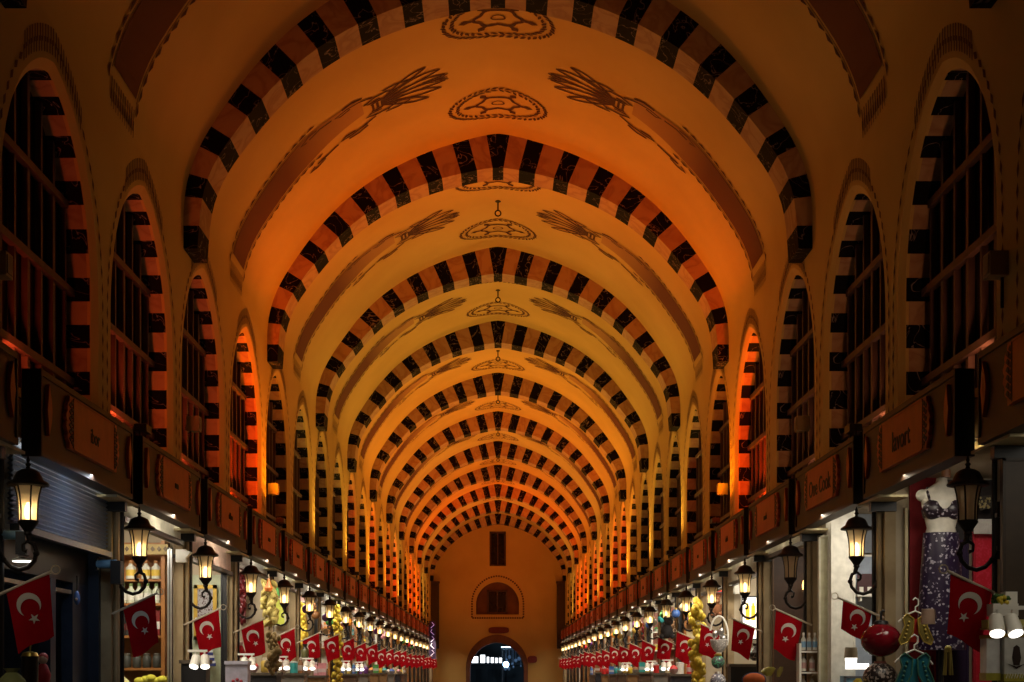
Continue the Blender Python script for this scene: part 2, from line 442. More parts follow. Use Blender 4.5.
    return struct(w.build('wall_'+SIDE[s], [M['plaster'], M['chain'], M['pier'], M['inner'], M['soffit'], M['black']]))
for s in (-1, 1): wall(s)

def window_proto(s):
    m = MB(); X = lambda x: (x-XW)*W*s
    pin, zs = arch_path(HW, ZA, SILL); 
    nb = 2*int(round((resample(pin, 4)[1]/2)/.217))+1
    fine, L = resample(pin, nb*4); out, _ = resample(arch_path(HW+.10, ZA+.08, SILL)[0], nb*4)
    for b in range(nb):
        for q in range(4):
            j = b*4+q; a0, a1 = fine[j], fine[j+1]; o0, o1 = out[j], out[j+1]
            V = lambda p, x: (X(x), p[0], CZ+p[1])
            mi = 1 if (b % 2 == 0) else 2
            bi = min(b, nb-1-b)
            if bi < 2: mi = 0
            xs = 1.100 if mi == 1 else 1.107
            m.quad(V(o0, XW), V(o1, XW), V(a1, 1.098), V(a0, 1.098), 0)
            m.quad(V(a0, 1.098), V(a1, 1.098), V(a1, xs), V(a0, xs), 0)
            m.quad(V(a0, xs), V(a1, xs), V(a1, XG), V(a0, XG), mi)
    m.quad((X(XW), -HW-.1, CZ+SILL), (X(XW), HW+.1, CZ+SILL), (X(XG), HW, CZ+SILL), (X(XG), -HW, CZ+SILL), 0)
    o = struct(m.build('window_1', [M['plaster'], M['dark'], M['rose']]))
    p = MB(); pp = [(y, CZ+z) for y, z in fine]
    p.add([(X(XG), y, z) for y, z in pp], [tuple(range(len(pp)))])
    p.build('pane', M['pane'], o)
    g = MB()
    def top(y):
        best = SILL
        for a, b in zip(fine, fine[1:]):
            if min(a[0], b[0]) <= y <= max(a[0], b[0]) and abs(b[0]-a[0]) > 1e-6: best = max(best, a[1]+(b[1]-a[1])*(y-a[0])/(b[0]-a[0]))
        return best
    for k in range(-3, 4):
        y = k*HW/3.6; wd = .07 if k % 2 == 0 else .045
        g.bx(X(XG-.018), X(XG-.002), y-wd/2, y+wd/2, CZ+SILL, CZ+top(y), 0)
    for z in (.78, 1.02, 1.24):
        hwz = HW if z*W < zs else max((abs(a[0]) for a in fine if a[1] >= z*W), default=.3)
        g.bx(X(XG-.025), X(XG-.008), -hwz+.01, hwz-.01, CZ+z*W-.032, CZ+z*W+.032, 0)
    g.build('grille', M['bars'], o)
    return o
wn = 1
for s in (-1, 1):
    pr = None
    for i in range(-1, NS):
        loc = (s*XW*W, (U0(i)+.000255)*S, 0)
        if pr is None: pr = window_proto(s); pr.location = loc; pr.name = 'window_%d' % wn
        else:
            o = dup(pr, loc); o.name = 'window_%d' % wn
        wn += 1

fl = MB(); fl.bx(-1.7*W, 1.7*W, YB, YE+.6, -.1, 0); struct(fl.build('floor', M['floor']))
bw = MB(); bw.bx(-1.7*W, 1.7*W, YB-.2, YB, 0, CZ+2.6*W); struct(bw.build('wall_behind', M['plaster']))

# ------------------------------------------------------------------ end wall with gate, niche, window
def ring_wall(m, hole, rect, y, mi=0):
    x0, x1, z0, z1 = rect; na = len(hole); h = na//2
    def outer(j):
        if j == 0: return (x0, hole[0][1])
        if j == na-1: return (x1, hole[0][1])
        jj = j if j <= h else na-1-j; t = (jj-1)/(h-1); xc = hole[h][0]
        if t < .5: x, z = x0, hole[1][1]+(z1-hole[1][1])*t/.5
        else: x, z = x0+(xc-x0)*(t-.5)/.5, z1
        if j > h: x = x1 if t < .5 else x1+(xc-x1)*(t-.5)/.5
        return (x, z)
    for j in range(na-1):
        a, b, oa, ob = hole[j], hole[j+1], outer(j), outer(j+1)
        m.quad((a[0], y, a[1]), (b[0], y, b[1]), (ob[0], y, ob[1]), (oa[0], y, oa[1]), mi)
    if hole[0][1] > z0+1e-6: m.quad((x0, y, z0), (x1, y, z0), (x1, y, hole[0][1]), (x0, y, hole[0][1]), mi)
def shift(path, dx, dz=0): return [(a+dx, b+dz) for a, b in path]
e = MB(); US = UEND
ez = lambda py: CZ+(672-py)*US*W
exx = lambda px: (px-498)*US*W
gate = shift(arch_path((524-470)/2*US*W, ez(642.5), 0, 12, .05)[0], exx(497))
niche = shift(arch_path((519-476)/2*US*W, ez(582), ez(614.5), 12, .05)[0], exx(497.5))
L_, R_, TOP = -1.12*W, 1.12*W, CZ+2.6*W
zA, zB, zC, zD = ez(622), ez(572), ez(566), ez(531)
ring_wall(e, gate, (L_, R_, 0, zA), YE); ring_wall(e, niche, (L_, R_, zA, zB), YE)
e.quad((L_, YE, zB), (R_, YE, zB), (R_, YE, zC), (L_, YE, zC))
e.quad((L_, YE, zC), (exx(489.5), YE, zC), (exx(489.5), YE, zD), (L_, YE, zD)); e.quad((exx(506), YE, zC), (R_, YE, zC), (R_, YE, zD), (exx(506), YE, zD))
e.quad((L_, YE, zD), (R_, YE, zD), (R_, YE, TOP), (L_, YE, TOP))
for j in range(len(gate)-1):
    a, b = gate[j], gate[j+1]; e.quad((a[0], YE, a[1]), (b[0], YE, b[1]), (b[0], YE+1.2, b[1]), (a[0], YE+1.2, a[1]), 2)
for j in range(len(niche)-1):
    a, b = niche[j], niche[j+1]; e.quad((a[0], YE, a[1]), (b[0], YE, b[1]), (b[0], YE+.5, b[1]), (a[0], YE+.5, a[1]), 2)
e.add([(x, YE+.5, z) for x, z in niche], [tuple(range(len(niche)))], 2)
e.quad((niche[0][0], YE, niche[0][1]), (niche[-1][0], YE, niche[-1][1]), (niche[-1][0], YE+.5, niche[-1][1]), (niche[0][0], YE+.5, niche[0][1]), 2)
go = shift(arch_path((527.5-465.5)/2*US*W, ez(634.5), 0, 12, .05)[0], exx(497))
for j in range(len(gate)-1):
    a, b, oa, ob = gate[j], gate[j+1], go[j], go[j+1]
    e.quad((a[0], YE-.06, a[1]), (b[0], YE-.06, b[1]), (ob[0], YE-.06, ob[1]), (oa[0], YE-.06, oa[1]), 2)
    e.quad((oa[0], YE-.06, oa[1]), (ob[0], YE-.06, ob[1]), (ob[0], YE, ob[1]), (oa[0], YE, oa[1]), 2)
    e.quad((a[0], YE-.06, a[1]), (b[0], YE-.06, b[1]), (b[0], YE, b[1]), (a[0], YE, a[1]), 2)
no = resample(shift(arch_path((523.5-472)/2*US*W, ez(576), ez(618), 12, .05)[0], exx(497.7)), 44)[0]
bot = [(no[0][0]+(no[-1][0]-no[0][0])*t/22, no[0][1]) for t in range(23)]
for path in (no, bot):
    for a, b in zip(path, path[1:]):
        mx, mz = (a[0]+b[0])/2, (a[1]+b[1])/2; d = .045
        e.add([(mx-d, YE-.012, mz-d), (mx+d, YE-.012, mz-d), (mx+d, YE-.012, mz+d), (mx-d, YE-.012, mz+d)], [(0, 1, 2, 3)], 1)
M['gatestone'] = mat('gate_stone', (.20, .085, .045), (.15, .06, .03), 2, .7)
struct(e.build('wall_end', [M['plaster'], M['paint'], M['gatestone']]))
def endwin(name, x0, x1, z0, z1, y):
    m = MB(); t = .09
    m.bx(x0, x0+t, y-.05, y+.12, z0, z1); m.bx(x1-t, x1, y-.05, y+.12, z0, z1); m.bx(x0, x1, y-.05, y+.12, z1-t, z1); m.bx(x0, x1, y-.05, y+.12, z0, z0+t)
    m.bx((x0+x1)/2-.03, (x0+x1)/2+.03, y, y+.08, z0, z1)
    o = struct(m.build(name, M['bars'])); p = MB(); p.bx(x0+.02, x1-.02, y+.06, y+.08, z0+.02, z1-.02); p.build('pane', M['pane'], o)
endwin('window_%d' % wn, exx(489.5), exx(506), zC, zD, YE+.35)
endwin('window_%d' % (wn+1), exx(487), exx(507.5), ez(613.5), ez(589.5), YE+.38)
jm = MB(); 
for xa, xb, za, zb in ((exx(489.5), exx(489.5)-.02, zC, zD), (exx(506), exx(506)+.02, zC, zD)): jm.bx(xa, xb, YE+.005, YE+.5, za, zb)
jm.bx(exx(489.5), exx(506), YE+.005, YE+.5, zD, zD+.02); jm.bx(exx(489.5), exx(506), YE+.005, YE+.5, zC-.02, zC); jm.bx(exx(489), exx(506.5), YE+.5, YE+.52, zC, zD)
struct(jm.build('trim_40', M['plaster']))
# plaques on the end wall, dark panels in the corners
def plate(name, label, cat, px0, px1, py0, py1, u, d, m, rnd=False):
    a, b = at(px0, py1, u), at(px1, py0, u); o = MB()
    if rnd:
        cx, cz, rx, rz = (a.x+b.x)/2, (a.z+b.z)/2, (b.x-a.x)/2, (b.z-a.z)/2; K = 28
        sup = lambda v: math.copysign(abs(v)**.6, v)
        o.prism([(rx*sup(math.cos(2*PI*k/K)), rz*sup(math.sin(2*PI*k/K))) for k in range(K)], -d, 0)
        o.prism([(rx*.9*sup(math.cos(2*PI*k/K)), rz*.8*sup(math.sin(2*PI*k/K))) for k in range(K)], -d-.01, -d+.001)
        return tag(o.build(name, m, None, False, (cx, a.y, cz)), label, cat)
    o.bx(a.x, b.x, a.y-d, a.y, a.z, b.z); return tag(o.build(name, m), label, cat)
plate('wall_plaque', 'dark red rounded plaque above the arched gate in the end wall', 'plaque', 488.5, 509, 627, 633.5, UEND-.00001, .06, col(.16, .02, .015), True)
plate('oval_sign', 'dark red oval sign at shoulder of the gate arch', 'sign', 527.5, 537, 656, 663, UEND-.00002, .08, col(.20, .015, .012), True)
for s_, px0, px1, lab in ((1, 557, 566.5, 'tall dark brown cabinet high on the end corner by the right shops'), (-1, 428, 439, 'tall dark brown cabinet high on the end corner by the left shops')):
    t = thing('wall_cabinet', lab, 'cabinet', at((px0+px1)/2, 616, UEND-.00010))
    q = MB(); w_ = (px1-px0)*UEND*W/2; q.bx(-w_, w_, -.2, .2, -1.75, 1.75); q.build('body', col(.035, .014, .008), t)
    q = MB(); q.bx(-w_-.04, w_+.04, -.24, .24, 1.75, 1.85); q.build('cornice', col(.05, .02, .01), t)
    q = MB(); q.bx(-w_+.06, w_-.06, -.225, -.2, -1.6, 1.6); q.build('door', col(.045, .018, .010), t)

# street beyond the gate
st = MB(); st.bx(-7, 7, YE+.6, YE+24, -.1, 0); struct(st.build('floor_street', M['floor']))
ub = .0205; yb_ = ub*S
t = thing('building', 'dark shop building seen through the gate under a row of white light boxes', 'building', (exx(490)*1.2, yb_+.8, 0))
q = MB(); q.bx(-3.2, 2.2, 0, 2.5, 0, 6.5); q.build('wall', col(.03, .035, .04), t)
q = MB()
for k in range(5): q.bx(-2.6+k*.8, -2.2+k*.8, -.05, 0, .4, 2.2)
q.build('window', col(.012, .016, .022), t)
q = MB(); q.bx(-3.2, 2.2, -1.3, 0, 2.5, 2.585); q.build('canopy', col(.09, .10, .11), t)
M['box_glow'] = mat('light_box_glow', (1, 1, 1), (1, 1, 1), 1, .5, emit=(.88, .95, 1), es=3.0)
for k, (a, b, y0, y1) in enumerate(((470.5, 478.5, 656, 662), (480, 485.5, 654.5, 662), (486.5, 489.5, 656.5, 662), (490.5, 494, 657, 663), (494.7, 498, 657.5, 663.3), (498.6, 502.5, 657.5, 663.6))):
    A, B = at(a, y1, ub-.00003), at(b, y0, ub-.00003)
    t = thing('light_box', '%s white glowing light box in the row outside the gate' % ORD[k], 'light box', ((A.x+B.x)/2, A.y, A.z), 0, 'light boxes outside the gate')
    w_, h_ = (B.x-A.x)/2, B.z-A.z; t.location.z = 2.587; h_ += A.z-2.587
    q = MB(); q.bx(-w_, w_, -.12, .1, 0, h_); q.build('case', M['black'], t)
    q = MB(); q.bx(-w_+.03, w_-.03, -.135, -.12, .03, h_-.03); q.build('glowing_face', M['box_glow'], t)
M['blue_glow'] = mat('blue_lamp_glow', (1, 1, 1), (1, 1, 1), 1, .5, emit=(.35, .68, 1), es=14)
p0 = at(506, 664.5, .0195)
t = thing('street_lamp', 'blue white globe street lamp glowing beyond the gate', 'lamp', (p0.x, p0.y, 0))
q = MB(); q.ball((0, 0, p0.z), .20, 0, 14, 8); q.build('globe', M['blue_glow'], t, True)
q = MB(); q.tube([(0, 0, 0), (0, 0, p0.z-.2)], .05); q.lathe([(.16, 0), (.1, .2), (.05, .4)], (0, 0, 0), 12); q.build('post', M['black'], t)
p0 = at(507, 647.5, .0185)
t = thing('ceiling_lamp', 'flat blue white lamp under the dark canopy beyond the gate', 'lamp', (p0.x, p0.y, p0.z))
q = MB(); q.lathe([(.35, 0), (.35, .05)], (0, 0, 0), 18); q.build('diffuser', mat('flat_lamp_glow', (1, 1, 1), (1, 1, 1), 1, emit=(.5, .78, 1), es=6), t)
q = MB(); q.lathe([(.38, .05), (.38, .12), (.1, .2)], (0, 0, 0), 18); q.build('housing', M['black'], t)
t = thing('street_stall', 'bluish street stall with hanging goods on the gate right side', 'stall', (at(517, 672, .0188).x, .0188*S, 0))
q = MB()
for x in (-.9, .9):
    for y in (-.5, .5): q.bx(x-.04, x+.04, y-.04, y+.04, 0, 3.4)
q.build('frame', M['black'], t)
q = MB(); q.bx(-1, 1, -.6, .6, 3.4, 3.5); q.build('roof', col(.02, .03, .05), t)
q = MB(); q.bx(-.9, .9, -.5, .5, .7, .85); q.build('counter', col(.05, .08, .12), t)
for k in range(10):
    q = MB(); hx, hy, hz = random.uniform(-.85, .85), random.uniform(-.4, .4), random.uniform(1.6, 3.0); q.ball((hx, hy, hz), random.uniform(.06, .14), 0, 9, 6, random.uniform(.8, 1.8)); q.tube([(hx, hy, hz), (hx, hy, 3.42)], .008); q.build('hanging_lamp', col(.35, .45, .62), t, True)
skb = MB(); skb.bx(-12, 12, YE+23.8, YE+24, 0, 9); struct(skb.build('wall_street', col(.02, .035, .06)))

# ------------------------------------------------------------------ shop signs
SL, SH, SD = .00055*S, .192*W, .044*W
def text_mesh(txt, size):
    cu = bpy.data.curves.new('lettering', 'FONT'); cu.body = txt; cu.size = size; cu.align_x = 'CENTER'; cu.align_y = 'CENTER'; cu.extrude = .004
    o = bpy.data.objects.new('lettering', cu); C.objects.link(o); bpy.context.view_layer.update()
    me = bpy.data.meshes.new_from_object(o.evaluated_get(bpy.context.evaluated_depsgraph_get()))
    C.objects.unlink(o); bpy.data.objects.remove(o)
    R = Matrix(((0, 0, 1), (1, 0, 0), (0, 1, 0))).to_4x4()      # x->y, y->z, z->x
    me.transform(R); me.materials.clear(); me.materials.append(M['letter']); return me
def scribble(seed):
    r = random.Random(seed); q = MB(); n = r.randint(3, 6)
    for k in range(n):
        y = (k-(n-1)/2)*.055; h = r.choice((.05, .05, .08))
        q.bx(0, .006, y-.022, y-.012, -.03, -.03+h); q.bx(0, .006, y+.008, y+.018, -.03, .02); q.bx(0, .006, y-.022, y+.018, r.choice((-.03, .01)), r.choice((-.02, .02)) if False else .02)
    return q
def make_sign():
    t = thing('shop_sign', 'x', 'shop sign', (0, 0, 0), 0, 'carved wooden shop signs')
    q = MB(); q.bx(-SD, -.012, -SL/2, SL/2, 0, SH, 0); q.bx(-SD, 0, -SL/2, -SL/2+.03, 0, SH, 1); q.bx(-SD, 0, SL/2-.03, SL/2, 0, SH, 1)
    q.bx(-.012, 0, -SL/2+.03, SL/2-.03, 0, .045, 0); q.bx(-.012, 0, -SL/2+.03, SL/2-.03, SH-.045, SH, 0)
    q.build('fascia', [M['fascia'], M['fasciaend']], t)
    z0, z1 = .047*W, .169*W; hl = .62
    q = MB(); q.bx(-.012, .022, -hl, hl, z0, z1); q.bx(.02, .027, -hl, hl, z0, z0+.012); q.bx(.02, .027, -hl, hl, z1-.012, z1); q.build('name_panel', M['carved'], t)
    for o in (-1, 1):
        pl = []; K = 9; zc, hh = (z0+z1)/2, (z1-z0)/2
        for k in range(K*2+1):
            a = -1+k/K; b = .17+.035*abs(math.sin(a*PI*2.5))-.10*a*a
            pl.append((o*(hl+b), zc+hh*a))
        pl = [(o*hl, zc-hh)]+pl+[(o*hl, zc+hh)]
        q = MB(); q.prism(pl, -.012, .018, 0, 'x'); w_ = q.build('carved_wing', M['carved'], t)
        q = MB(); r = random.Random(3)
        for k in range(13):
            a = -.85+1.7*k/12; y = o*(hl+.05+.05*(k % 2)); z = zc+hh*a*.9
            q.prism([(y-.03, z), (y, z+.022), (y+.032, z+.006), (y+.01, z-.02)], .017, .024, 0, 'x')
        q.prism([(o*(hl+.012), z0+.01), (o*(hl+.012), z1-.01), (o*(hl+.022), z1-.01), (o*(hl+.022), z0+.01)], .017, .024, 0, 'x')
        q.build('relief', M['carvedark'], w_)
        yy = o*(SL/2-.15); pl = [(yy, zc-.19), (yy-o*.06, zc-.08), (yy-o*.075, zc), (yy-o*.06, zc+.08), (yy, zc+.19), (yy+o*.03, zc+.05), (yy+o*.045, zc), (yy+o*.03, zc-.05)]
        q = MB(); q.prism(pl, -.012, .016, 0, 'x'); q.build('end_ornament', M['carved'], t)
    o = bpy.data.objects.new('lettering', text_mesh('ibor', .17)); C.objects.link(o); o.parent = t; o.location = (.023, 0, (z0+z1)/2-.02)
    return t
words_ = {(-1, 0): 'ibor', (1, 0): 'lavort', (1, 1): 'One Cook'}
sizes_ = {(-1, 0): .17, (1, 0): .24, (1, 1): .24}
sp = make_sign(); first = True
for i in range(-1, NS):
    for s in (-1, 1):
        loc = (s*W, (U0(i)+.000275)*S, CZ+.473*W); rz = 0 if s < 0 else PI
        key = (s, i)
        if key in words_:
            lab = 'brown carved wood shop sign %s over the %s shop' % ('with short dark lettering' if s < 0 else 'with large dark lettering', 'shuttered' if s < 0 else ('costume' if i == 0 else 'white-walled'))
            me = text_mesh(words_[key], sizes_[key])
        else:
            q = scribble(i*7+s); o = q.build('lettering', M['letter']); me = o.data; bpy.data.objects.remove(o)
            lab = ('cut-off brown shop sign at the picture edge before the first shop on the %s' % SIDE[s]) if i < 0 else 'brown carved wood shop sign over the %s shop along the %s' % (ORD[i], SIDE[s])
        if first:
            o = sp; o.location = loc; o.rotation_euler = (0, 0, rz); o['label'] = lab; first = False
            [ch for ch in o.children if ch.name.startswith('lettering')][0].data = me
        else: dup(sp, loc, rz, lab, None, {'lettering': me})

# ------------------------------------------------------------------ wall lanterns
def make_lantern():
    t = thing('wall_lantern', 'x', 'lantern', (0, 0, 0), 0, 'wrought iron wall lanterns')
    ax = .21
    q = MB(); q.tube([(.0, 0, -.26), (.0, 0, .14)], .014); q.bx(-.06, .015, -.03, .03, -.20, -.17); q.bx(-.06, .015, -.03, .03, .03, .06)
    pts = [(0, -.12), (.01, -.2), (.04, -.265), (.09, -.315), (.15, -.335), (.21, -.318), (.255, -.27), (.268, -.21), (.25, -.155), (.205, -.135), (.172, -.16), (.175, -.2), (.205, -.207)]
    q.tube([(x, 0, z) for x, z in pts], [.016]*9+[.014, .013, .012, .018])
    q.tube([(ax, 0, -.085), (ax+.012, 0, -.14)], .02); q.ball((.268, 0, -.22), .024); q.ball((.04, 0, -.265), .022)
    q.build('bracket', M['iron'], t, True)
    q = MB(); q.lathe([(.016, -.10), (.03, -.085), (.026, -.07), (.05, -.035), (.068, -.012), (.072, 0)], (ax, 0, 0), 16); q.build('base_cup', M['iron'], t, True)
    q = MB(); q.lathe([(.062, .0), (.063, .07), (.067, .13), (.076, .19), (.092, .25)], (ax, 0, 0), 6, 0, None, 0, 1, 1, False); q.build('glass', M['glass'], t)
    q = MB()
    for k in range(6):
        w = 2*PI*k/6; q.tube([(ax+r*math.cos(w), r*math.sin(w), z) for r, z in ((.064, 0), (.065, .07), (.069, .13), (.078, .19), (.094, .25))], .0065, 0, 6)
    q.tube([(ax+.066*math.cos(2*PI*k/6), .066*math.sin(2*PI*k/6), .004) for k in range(6)], .008, 0, 6, True)
    q.build('frame', M['iron'], t)
    q = MB(); q.lathe([(.09, .245), (.142, .25), (.146, .262), (.135, .275), (.105, .29), (.092, .32), (.078, .345), (.05, .362), (.022, .37)], (ax, 0, 0), 18); rf = q.build('roof', M['iron'], t, True)
    q = MB(); q.lathe([(.020, .365), (.012, .385), (.022, .40), (.010, .415), (.014, .43), (.003, .462)], (ax, 0, 0), 12); q.build('finial', M['iron'], rf, True)
    q = MB(); q.lathe([(.012, .0), (.02, .03), (.027, .07), (.022, .105), (.008, .135)], (ax, 0, 0), 12); q.build('bulb', M['bulb'], t, True)
    return t
UP = lambda k: .00214+PITCH*k-(.00003 if k == 0 else 0)                        # centre of pier k
lp = make_lantern(); first = True
q = MB(); q.lathe([(.012, .0), (.02, .03), (.027, .07), (.022, .105), (.008, .135)], (.21, 0, 0), 12); o = q.build('bulb', M['bulboff'], None, True); boff = o.data; bpy.data.objects.remove(o)
OFF = {(1, 0), (1, 2)}
for k in range(0, NS):
    for s in (-1, 1):
        loc = P(s, 1.055, UP(k), .317); rz = 0 if s < 0 else PI
        lab = '%s black iron wall lantern on the %s pier along the %s' % ('unlit' if (s, k) in OFF else 'lit', ORD[k], SIDE[s])
        if first: lp.location = loc; lp.rotation_euler = (0, 0, rz); lp['label'] = lab; first = False
        else: dup(lp, loc, rz, lab, None, {'bulb': boff} if (s, k) in OFF else None)

# ------------------------------------------------------------------ flags
def make_flag(drop, wob, seed, wide=.30):
    t = thing('flag', 'x', 'flag', (0, 0, 0), 0, 'small red flags on the piers')
    tip = Vector((.41, 0, .186)); d = tip.normalized()
    q = MB(); q.tube([(0, 0, 0), tip], .011); q.tube([tip+Vector((.03*math.cos(a), 0, .03*math.sin(a)))+d*.03 for a in [2*PI*k/12 for k in range(12)]], .005, 0, 6, True); q.build('pole', M['pole'], t, True)
    r = random.Random(seed); ph = r.uniform(0, 6)
    def wy(x, z): return wob*(math.sin(x*17+ph)+.6*math.sin(z*9+x*8+ph*2))*min(1, max(0, (.30-z)*3))
    a0, a1 = .105, .105+wide; NX, NZ = 14, 14
    def pt(a, b, off=0):
        base = d*(a/d.x); hang = drop*(1+.03*math.sin(a*20+ph))
        x = base.x+b*drop*(.20-.45*(a-a0)); z = base.z-b*hang-.008
        return Vector((x, wy(x, z)+off, z))
    q = MB()
    for off in (-.002, .002):
        b = len(q.v)
        for i in range(NX+1):
            for j in range(NZ+1): q.v.append(tuple(pt(a0+(a1-a0)*i/NX, j/NZ, off)))
        for i in range(NX):
            for j in range(NZ): q.f.append((b+i*(NZ+1)+j, b+(i+1)*(NZ+1)+j, b+(i+1)*(NZ+1)+j+1, b+i*(NZ+1)+j+1)); q.m.append(0)
    me = q.build('cloth', M['red'], t, True)
    f = Vector((.36, -.93)); f.normalize(); g = Vector((-f.y, f.x)); k_ = wide/.30
    cx, cz = pt((a0+a1)/2-.012, .36).x, pt((a0+a1)/2, .36).z
    R, rr, dd = .085*k_, .067*k_, .027*k_
    q = MB()
    xi = (R*R-rr*rr+dd*dd)/(2*dd); A0 = math.acos(xi/R); B0 = math.acos((xi-dd)/rr); N = 26
    def V(l, off):
        x, z = cx+f.x*l[0]+g.x*l[1], cz+f.y*l[0]+g.y*l[1]; return (x, wy(x, z)+off, z)
    for off in (-.0075, .0075):
        for i in range(N):
            def pr_(t):
                a = A0+(2*PI-2*A0)*t; b = B0+(2*PI-2*B0)*t
                return (R*math.cos(a), R*math.sin(a)), (dd+rr*math.cos(b), rr*math.sin(b))
            o0, i0 = pr_(i/N); o1, i1 = pr_((i+1)/N)
            q.quad(V(o0, off), V(o1, off), V(i1, off), V(i0, off))
        sc = (dd+rr+.012*k_, 0)
        star = [(sc[0]+(.040 if k % 2 == 0 else .0155)*k_*math.cos(PI+PI*k/5+.2), sc[1]+(.040 if k % 2 == 0 else .0155)*k_*math.sin(PI+PI*k/5+.2)) for k in range(10)]
        q.add([V(sc, off)]+[V(p, off) for p in star], [(0, 1+k, 1+(k+1) % 10) for k in range(10)])
    q.build('crescent_and_star', M['emblem'], me)
    return t
protos = [make_flag(.42, .012, 1, .29), make_flag(.40, .022, 2, .28), make_flag(.44, .016, 5, .29), make_flag(.26, .03, 9, .26)]
used = set()
for k in range(0, NS):
    for s in (-1, 1):
        v = (k*2+(1 if s > 0 else 0)) % 3
        if (s, k) == (1, 1): v = 3
        r = random.Random(k*31+s)
        loc = P(s, 1.0555, UP(k)-.00003, .158+(.012*r.uniform(-1, 1))-(0 if k else -.004)); rz = (0 if s < 0 else PI)+r.uniform(-.12, .12)
        lab = ('folded short red flag with white crescent and star on the %s pier, %s' if v == 3 else 'red flag with white crescent and star on the %s pier along the %s') % (ORD[k], SIDE[s])
        if v not in used: used.add(v); o = protos[v]; o.location = loc; o.rotation_euler = (0, 0, rz); o['label'] = lab
        else: dup(protos[v], loc, rz, lab)

# ------------------------------------------------------------------ twin spotlights on the piers
def make_spot(s):
    t = thing('twin_spotlight', 'x', 'spotlight', (0, 0, 0), 0, 'white twin spotlights on the piers'); q = MB()
    q.bx(s*.06, -s*.15, -.012, .012, .075, .10); q.tube([(-s*.02, 0, .08), (-s*.02, 0, .03)], .010); q.tube([(-s*.12, 0, .08), (-s*.12, 0, .04)], .010); q.build('bar', M['white'], t)
    for x, tilt in ((.02, .14), (.125, -.12)):
        R = Matrix.Rotation(-s*tilt, 3, 'Y') @ Matrix.Rotation(-.55, 3, 'X')
        q = MB(); q.lathe([(.032, .07), (.046, .055), (.050, -.05), (.051, -.07)], (-s*x, 0, -.02), 16, 0, R, 0, 1, 1, True); h = q.build('head', M['white'], t, True)
        q = MB(); q.lathe([(.046, -.078), (.046, -.071)], (-s*x, 0, -.02), 16, 0, R); q.build('lens', M['lens'], h)
    return t
SPK = [(-1, k) for k in (2, 3, 4, 5, 7, 8)]+[(1, k) for k in (0, 6, 7, 9)]
spd = {}
for s, k in SPK:
    loc = P(s, 1.02 if k == 0 else .99, UP(k)-.00014, .100 if k == 0 else .042)
    lab = 'white twin spotlight beside the flag on the %s pier along the %s' % (ORD[k], SIDE[s])
    if s not in spd: o = spd[s] = make_spot(s); o.location = loc; o['label'] = lab
    else: dup(spd[s], loc, 0, lab)

# ------------------------------------------------------------------ speaker boxes on the wall, ceiling hooks, floodlights
bp = None
for k in range(0, 3):
    for s in (-1, 1):
        loc = P(s, 1.085, UA(k)+RIBD*.5, .87); lab = 'small cream wall box at the foot of the %s striped arch on the %s' % (ORD[k], SIDE[s])
        if bp is None:
            bp = thing('wall_box', lab, 'wall box', loc, 0, 'cream boxes under the arches')
            q = MB(); q.bx(-.02, .13, -.08, .08, -.085, .085); q.build('case', M['cream'], bp)
            q = MB(); q.bx(.13, .138, -.06, .06, -.065, .065); q.build('front_grille', M['pier'], bp)
            q = MB(); q.tube([(.02, 0, -.085), (.02, 0, -.30)], .012); q.build('cable', M['black'], bp)
        else: dup(bp, loc, 0 if s < 0 else PI, lab)
hp = None
for k in range(2, 11):
    p, _ = atlen(0); loc = Vector((0, (UA(k)+.00067)*S, CZ+p.y)); lab = 'black iron hook hanging from the crown of the %s vault bay' % ORD[k]
    if hp is None:
        hp = thing('ceiling_hook', lab, 'hook', loc, 0, 'hooks along the vault crown')
        q = MB(); q.tube([(0, 0, .02), (0, 0, -.17)], .014); q.lathe([(.05, -.02), (.05, 0)], (0, 0, 0), 12); q.build('rod', M['iron'], hp)
        q = MB(); q.tube([(.05*math.cos(2*PI*i/18), 0, -.22+.05*math.sin(2*PI*i/18)) for i in range(18)], .013, 0, 8, True); q.build('ring', M['iron'], hp, True)
    else: dup(hp, loc, 0, lab)

def light(kind, loc, energy, color, size=.3, target=None, spot=None, blend=1.0, name='light'):
    d = bpy.data.lights.new(name, kind); d.energy = energy; d.color = color
    if kind == 'AREA': d.shape = 'RECTANGLE'; d.size = size[0] if isinstance(size, tuple) else size; d.size_y = size[1] if isinstance(size, tuple) else size
    else: d.shadow_soft_size = size
    if kind == 'SPOT': d.spot_size = spot or 2.6; d.spot_blend = blend
    o = bpy.data.objects.new(name, d); C.objects.link(o); o.location = loc
    if target is not None: o.rotation_euler = (Vector(target)-Vector(loc)).to_track_quat('-Z', 'Y').to_euler()
    return o
ORANGE, RED, YEL, AMB, FILL = (1, .25, .004), (1, .13, .03), (1, .56, .085), (1, .36, .03), (1, .40, .16)
FS = .27
RED2 = (1, .075, .004)
FL = [(.0029, 130, YEL, 1), (.00466, 1550, ORANGE, 3), (.00591, 950, YEL, 3), (.00716, 1200, YEL, 3), (.00841, 2400, AMB, 3), (.00966, 1800, AMB, 3), (.01091, 1300, YEL, 3), (.01216, 1900, ORANGE, 3), (.01341, 1900, ORANGE, 3), (.01466, 1200, YEL, 3), (.0153, 500, ORANGE, 0)]
